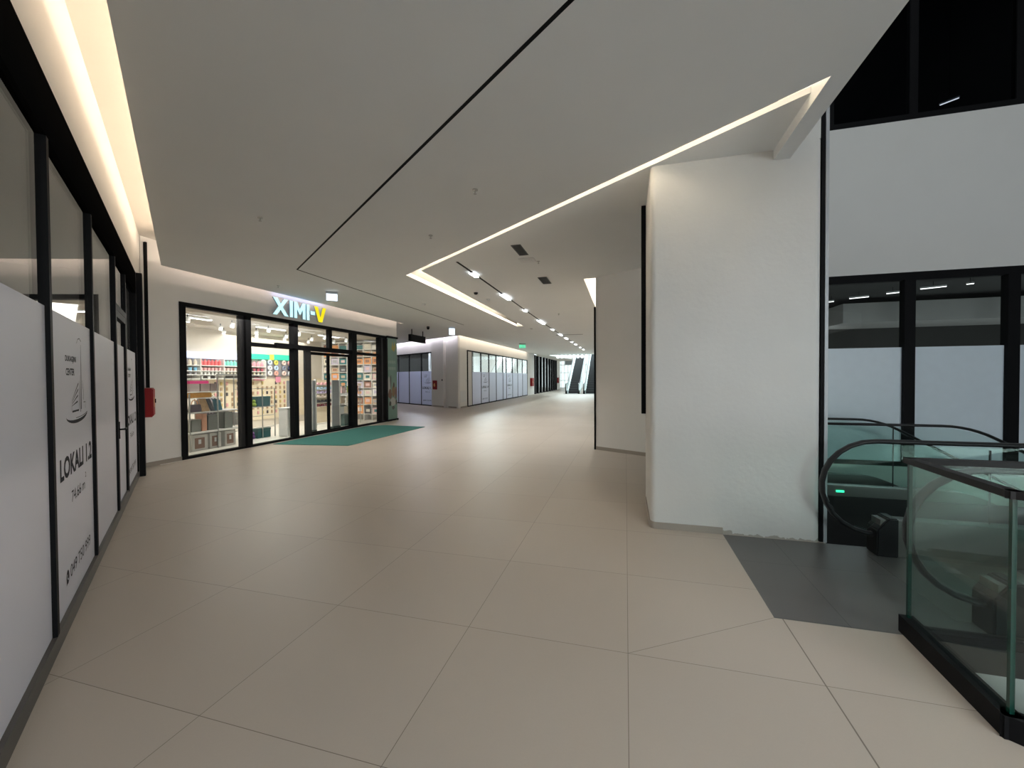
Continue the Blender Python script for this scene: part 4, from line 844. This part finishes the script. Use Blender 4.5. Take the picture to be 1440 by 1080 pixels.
# ------------------------------------------------------------------ escalators
def escalator(name, label, loc, rot, ys, ncx, ncz, R, flat_end, slope, run, mats, w_hand=(0.042, 0.02), steps=24, deck=(0.2, 0.33), newel=True, base_z=0.0, newel_box=True):
    """local x runs along the travel direction; ys = the two balustrade planes (local y); ncx = newel centre x per side; flat_end per side"""
    t = thing(name, label, 'escalator', loc, rot)
    g_m, h_m, d_m, s_m = mats
    sg_ = math.radians(30) * slope
    def path(cx, fe, r, off):
        pts = []
        if newel:
            for i in range(15): a = math.radians(-72 - i * (198 / 14)); pts.append((cx + r * math.cos(a), ncz + r * math.sin(a)))
        else: pts.append((cx, ncz + r))
        top = ncz + r; RR = 1.2
        for i in range(7):
            a = sg_ * i / 6; pts.append((fe + RR * abs(math.sin(a)), top + (1 if slope > 0 else -1) * RR * (1 - math.cos(a))))
        lx, lz = pts[-1]; pts.append((lx + run * math.cos(sg_), lz + run * math.sin(sg_)))
        return pts
    for k, y in enumerate(ys):
        hp = path(ncx[k], flat_end[k], R, 0); gp = path(ncx[k], flat_end[k], R - 0.03, 0)
        prof_ = [(w_hand[0] * math.cos(q), w_hand[1] * math.sin(q)) for q in [2 * PI * i / 10 for i in range(10)]]
        MB().sweep([(x, y, z) for x, z in hp], prof_).build('handrail', h_m, t, smooth=True)
        low = deck[1] - 0.02
        bot = []
        lx, lz = gp[-1]; dzz = lz - (ncz + R - 0.03)
        x_start = (ncx[k] + 0.02) if newel else ncx[k]
        fe = flat_end[k]
        dl = [(x_start, low), (fe, low)] + [(fe + 1.2 * abs(math.sin(sg_ * i / 6)), low + (1 if slope > 0 else -1) * 1.2 * (1 - math.cos(sg_ * i / 6))) for i in range(1, 7)]
        dl.append((dl[-1][0] + run * math.cos(sg_), dl[-1][1] + run * math.sin(sg_)))
        gpp = [p for p in gp if not (newel and p[1] < low and p[0] > ncx[k])]
        MB().prism(gpp + dl[::-1], y - 0.006, y + 0.006, 'y').build('glass_balustrade', g_m, t)
        # deck and skirt
        up = [(x, z + 0.02) for x, z in dl]; dn = [(x, z + 0.02 - (deck[1] - base_z)) for x, z in dl]
        up[0] = (ncx[k] + 0.0, up[0][1]); dn[0] = (ncx[k] + 0.0, dn[0][1])
        MB().prism(up + dn[::-1], y - 0.07, y + 0.07, 'y').build('skirt', d_m, t)
        if newel_box:
            MB().prism([(ncx[k] - 0.03, base_z), (ncx[k] + 0.13, base_z), (ncx[k] + 0.13, deck[1] + 0.02), (ncx[k] + 0.06, deck[1] + 0.02), (ncx[k] - 0.03, deck[1] - 0.09)], y - 0.09, y + 0.09, 'y').build('newel_box', M_RUBBER, t, bevel=0.01)
        mid = MB()
        mid.box(flat_end[k] - 0.6, flat_end[k] - 0.59, y - 0.0065, y + 0.0065, low + 0.03, ncz + R - 0.05); mid.build('glass_joint', M_DARKF, t)
    y0, y1 = sorted(ys); fe = min(flat_end)
    box('landing_plate', d_m, min(ncx) - 0.1, fe - 0.5, y0 + 0.08, y1 - 0.08, base_z - 0.02, base_z + 0.004, t)
    sd = 0.4; rise = sd * math.tan(math.radians(30)) * slope
    for i in range(steps):
        x = fe - 0.5 + i * sd; z = base_z + max(0, i - 1) * rise
        so = MB(); so.box(x, x + sd, y0 + 0.08, y1 - 0.08, z - 0.26, z)
        so.build('step', s_m, t)
    return t
M_STEP = mat('step_metal', (0.085, 0.085, 0.09), 0.45, 0.4); M_DECK = mat('deck_metal', (0.20, 0.195, 0.185), 0.35, 0.7)
em = (M_GLASSG, M_RUBBER, M_DECK, M_STEP)
escalator('escalator', 'descending escalator with round ended black handrails at the charcoal landing', (0, 0, 0), 0, (0.80, 2.0), (2.2, 2.19), 0.60, 0.425, (3.6, 3.6), -1, 7.0, em, steps=22)
escalator('escalator', 'rear descending escalator along the far atrium wall, behind the round ended handrails', (0, 0, 0), 0, (4.97, 5.8), (2.2, 2.2), 0.42, 0.46, (4.45, 3.75), -1, 5.5, (glass_mat('pale_green_glass', (0.93, 0.985, 0.97), 1.5), M_RUBBER, M_DECK, M_STEP), newel=False, steps=18, deck=(-0.1, -0.06), base_z=-0.24, newel_box=False)
tag(box('indicator_lamp', M_GLED, 3.10, 3.20, 4.88, 4.905, -0.16, -0.13), 'small green indicator lamp on the rear escalator skirt', 'indicator lamp')
M_WLIT = mat('white_balustrade', (0.78, 0.86, 0.86), 0.35)
wm = (M_WLIT, M_RUBBER, M_WLIT, M_STEP)
escalator('escalator', 'ascending escalator with white sides at the hall end, nearer the curtain wall', (-4.35, 37.0, 0), PI / 2, (0.0, 1.2), (0.35, 0.35), 0.60, 0.42, (1.2, 1.2), 1, 9.0, wm, steps=26)
escalator('escalator', 'ascending escalator with white sides at the hall end, partly hidden by the white wall', (-2.65, 37.0, 0), PI / 2, (0.0, 1.2), (0.35, 0.35), 0.60, 0.42, (1.2, 1.2), 1, 9.0, wm, steps=26)
struct(box('floor_escalator_plinth', M_VOID, -5.75, -2.5, 36.95, 37.3, 0.0, 0.012))

# ------------------------------------------------------------------ glass guard
gd = thing('glass_guard', 'glass guard rail with black base and flat black cap around the escalator void', 'guard rail', (0, 0, 0))
G = [Vector((6.5, 0.64, 0)), Vector((1.70, 0.64, 0)), Vector((1.655, -0.135, 0)), Vector((1.655, -0.135, 0)) + Vector((0.8075, -0.59, 0)) * 5]
def strip(mb, a, b, w_, z0, z1, ea=0.0, eb=0.0):
    d_ = (b - a).normalized(); a = a - d_ * ea; b = b + d_ * eb; q_ = Vector((-d_.y, d_.x, 0)) * w_ / 2
    mb.prism([tuple((a + q_)[:2]), tuple((b + q_)[:2]), tuple((b - q_)[:2]), tuple((a - q_)[:2])], z0, z1)
for i in range(3):
    m1 = MB(); strip(m1, G[i], G[i + 1], 0.075, 0.0, 0.105 if i else 0.045, 0.03, 0.03); m1.build('base_channel', M_BLACK, gd)
    m1 = MB(); strip(m1, G[i], G[i + 1], 0.05, 1.075, 1.11, 0.025, 0.025); m1.build('cap_rail', mat('bronze_black', (0.014, 0.012, 0.012), 0.45, spec=0.2), gd)
    m1 = MB(); strip(m1, G[i], G[i + 1], 0.016, 0.105 if i else 0.045, 1.075, -0.01, -0.01); m1.build('glass_panel', M_GLASSG, gd)
for p in (G[1], G[2]):
    m1 = MB(); m1.box(p.x - 0.009, p.x + 0.009, p.y - 0.009, p.y + 0.009, 0.105, 1.074); m1.build('glass_edge', M_GLASSE, gd)

# ------------------------------------------------------------------ atrium windows
lo, lf = shopfront('storefront', 'dark vacant shop front with grey film across the atrium behind the escalators', 'storefront', (0, 6.4), 0, 2.9, 10, 3.44,
                   [(2.95, .1), (4.80, .16, .05), (6.22, .16, .05), (7.7, .16, .05), (9.2, .16, .05)], top_h=0.14, kick_h=0.08, film=None, depth=0.1)
for a, b in ((3.0, 4.72), (4.88, 6.14), (6.30, 7.62), (7.78, 9.12)): box('window_film', mat('grey_film', (0.74, 0.83, 0.90), 0.35), a, b, 0.020, 0.0215, 0.085, 2.12, lo)
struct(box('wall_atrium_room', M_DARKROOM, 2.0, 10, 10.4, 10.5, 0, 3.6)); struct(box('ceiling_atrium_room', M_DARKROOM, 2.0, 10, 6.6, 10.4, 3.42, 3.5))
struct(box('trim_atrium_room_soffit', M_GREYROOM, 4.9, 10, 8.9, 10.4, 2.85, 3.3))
for k, (x, y, ln) in enumerate(((4.49, 8.48, 0.10), (4.84, 8.09, 0.33), (5.24, 7.70, 0.20), (5.68, 7.31, 0.36), (6.11, 7.10, 0.10))):
    t = thing('linear_lamp', f'thin white linear lamp behind the atrium storefront glass, {["first", "second", "third", "fourth", "fifth"][k]} counted from the column', 'lamp', (x, y, 3.3), -0.46)
    box('lamp_body', M_PVC, -ln / 2, ln / 2, -0.03, 0.03, 0.0, 0.03, t); box('diffuser', M_LAMPD, -ln / 2 + 0.005, ln / 2 - 0.005, -0.025, 0.025, -0.006, 0.0, t)
    MB().cyl((0, 0, 0.03), (0, 0, 0.12), 0.004, 6).build('cord', M_BLACK, t)
M_GLASSD2 = glass_mat('upper_glass', (0.45, 0.47, 0.5), 1.4, (0.5, 0.5, 0.5))
up, uf = shopfront('upper_window', 'black upper floor window band high on the atrium wall', 'window', (0, 6.4), 0, 3.5, 10, 10.0,
                   [(3.6, .12), (4.85, .12), (6.3, .12), (7.8, .12)], top_h=0.15, kick_h=0.1, depth=0.1, glass_m=M_GLASSD2)
for ch_ in up.children:
    if ch_.name.startswith(('bottom_rail', 'glass_pane', 'mullion')):
        for v in ch_.data.vertices:
            if v.co.z < 1.0: v.co.z += 6.10
struct(box('wall_upper_room', M_VOID, 3.4, 10, 8.2, 8.3, 6, 10.2)); struct(box('floor_upper_room', M_VOID, 3.4, 10, 6.6, 8.2, 6.0, 6.1)); struct(box('ceiling_upper_room', M_VOID, 3.4, 10, 6.6, 8.2, 10, 10.1))
t = thing('linear_lamp', 'single white linear lamp glowing behind the black upper window', 'lamp', (6.13, 7.7, 7.0), -0.7); box('lamp_body', M_PVC, -0.14, 0.14, -0.02, 0.02, 0, 0.03, t); box('diffuser', M_LAMPD, -0.13, 0.13, -0.018, 0.018, -0.006, 0, t); MB().cyl((0, 0, 0.03), (0, 0, 3.0), 0.005, 6).build('cord', M_BLACK, t)

# ------------------------------------------------------------------ light
WARM = (1.0, 0.77, 0.55); WARM2 = (1.0, 0.87, 0.70); PINKW = (1.0, 0.80, 0.68)
def cove(name, a, b, z, direction, power, colr, w_=0.03):
    a = Vector((*a, z)); b = Vector((*b, z)); m_ = (a + b) / 2
    return area(name, m_, (b - a).length, w_, power, colr, direction, (b - a))
cove('cove_left', un(-9, -2.20), un(8.1, -2.20), 4.12, (-0.59, -0.8075, -0.1), 14.5, WARM)
cove('cove_shop', (-8.20, 3.4), (-8.20, 11.8), 4.10, (-1, 0, -0.2), 5.5, PINKW)
cove('cove_row', (-7.9, 17.0), (-7.9, 33), 4.10, (-1, 0, -0.2), 24, WARM2)
cove('cove_corner', c2(6.4, -0.27), c2(-2.5, -0.27), 4.12, (0.5316, 0.847, -0.25), 30, (0.88, 0.85, 1.0))
cove('slot_diag', un(-1.3, 1.93), un(6.3, 1.93), 3.95, (-0.59, -0.8075, 0.9), 42, WARM2)
cove('slot_left', (-4.02, 5.5), (-4.02, 14.2), 3.95, (-1, 0, 0.9), 38, WARM2)
cove('slot_right', (-0.98, 7.0), (-0.98, 30), 3.95, (1, 0, 0.6), 60, WARM2)
pr_ = un(2.5, -4.6); area('left_room_fill', (pr_[0], pr_[1], 3.40), 8.0, 0.3, 22, (1, 0.97, 0.93), (0, 0, -1), tuple(U))  # fill lamp added inside the vacant unit to lift its upper panes
area('sign_backlight', (-8.47, 6.8, 3.69), 1.8, 0.03, 0.7, (0.22, 0.4, 1.0), (0.15, 0, 1), (0, 1, 0))
area('atrium_top_fill', (5.8, -3.5, 12.9), 3.0, 12, 60, (0.88, 0.95, 1.0), (0, 0, -1), (1, 0, 0))  # added overhead fill under the closed atrium ceiling, no real opening there
pb = un(-11.4, -0.95); area('hall_back_fill', (pb[0], pb[1], 1.15), 3.2, 2.2, 84, (0.88, 0.97, 1.0), tuple(U), tuple(NV))  # unseen fill added behind the camera to brighten column, walls and ceiling
pc = un(-6.2, -0.75); area('hall_ceiling_fill', (pc[0], pc[1], 3.70), 9.0, 0.25, 75, (0.88, 0.96, 1.0), (0, 0, -1), tuple(U))  # invented strip of fill behind the camera, lifts the floor and its bounce
area('atrium_back_fill', (5.8, -13.8, 3.5), 7.5, 7.0, 150, (0.9, 0.97, 1.0), (0, 1, 0), (1, 0, 0))  # added fill at the unseen atrium end, for the column and atrium wall
area('far_daylight', (-4.5, 44, 8.5), 7, 12, 900, (0.82, 0.97, 1.0), (0, -0.25, -1))
W = bpy.data.worlds.new('sky'); S.world = W; W.use_nodes = True
nt = W.node_tree; bg = nt.nodes['Background']
tc = nt.nodes.new('ShaderNodeTexCoord'); sx = nt.nodes.new('ShaderNodeSeparateXYZ'); nt.links.new(tc.outputs['Generated'], sx.inputs[0])
rp = nt.nodes.new('ShaderNodeMapRange'); rp.inputs[1].default_value = 0.2; rp.inputs[2].default_value = 0.9; rp.inputs[3].default_value = 0.1; rp.inputs[4].default_value = 0.42
nt.links.new(sx.outputs[1], rp.inputs[0]); nt.links.new(rp.outputs[0], bg.inputs['Strength']); bg.inputs['Color'].default_value = (0.86, 0.97, 1.0, 1)

# ------------------------------------------------------------------ camera
F_PX = 579.85; yaw, pitch, roll = -0.2688, -0.0164, -0.0057
cd = bpy.data.cameras.new('camera'); cd.sensor_fit = 'HORIZONTAL'; cd.sensor_width = 36.0; cd.lens = 36.0 * F_PX / 1440; cd.clip_start = 0.05; cd.clip_end = 300
co = bpy.data.objects.new('camera', cd); COL.objects.link(co); co.location = (-0.0118, -2.492, 1.6273)
fw = Vector((math.sin(yaw) * math.cos(pitch), math.cos(yaw) * math.cos(pitch), math.sin(pitch))); rt = Vector((math.cos(yaw), -math.sin(yaw), 0)); upv = rt.cross(fw)
r2 = rt * math.cos(roll) + upv * math.sin(roll); u2 = -rt * math.sin(roll) + upv * math.cos(roll)
co.rotation_euler = Matrix((r2, u2, -fw)).transposed().to_euler()
S.camera = co
vs = S.view_settings; vs.view_transform = 'Standard'; vs.look = 'None'; vs.exposure = 1.8; vs.gamma = 1.0; vs.use_curve_mapping = False
S.cycles.max_bounces = 8; S.cycles.diffuse_bounces = 5; S.cycles.transparent_max_bounces = 24; S.cycles.caustics_reflective = False; S.cycles.caustics_refractive = False
S.cycles.sample_clamp_indirect = 6.0
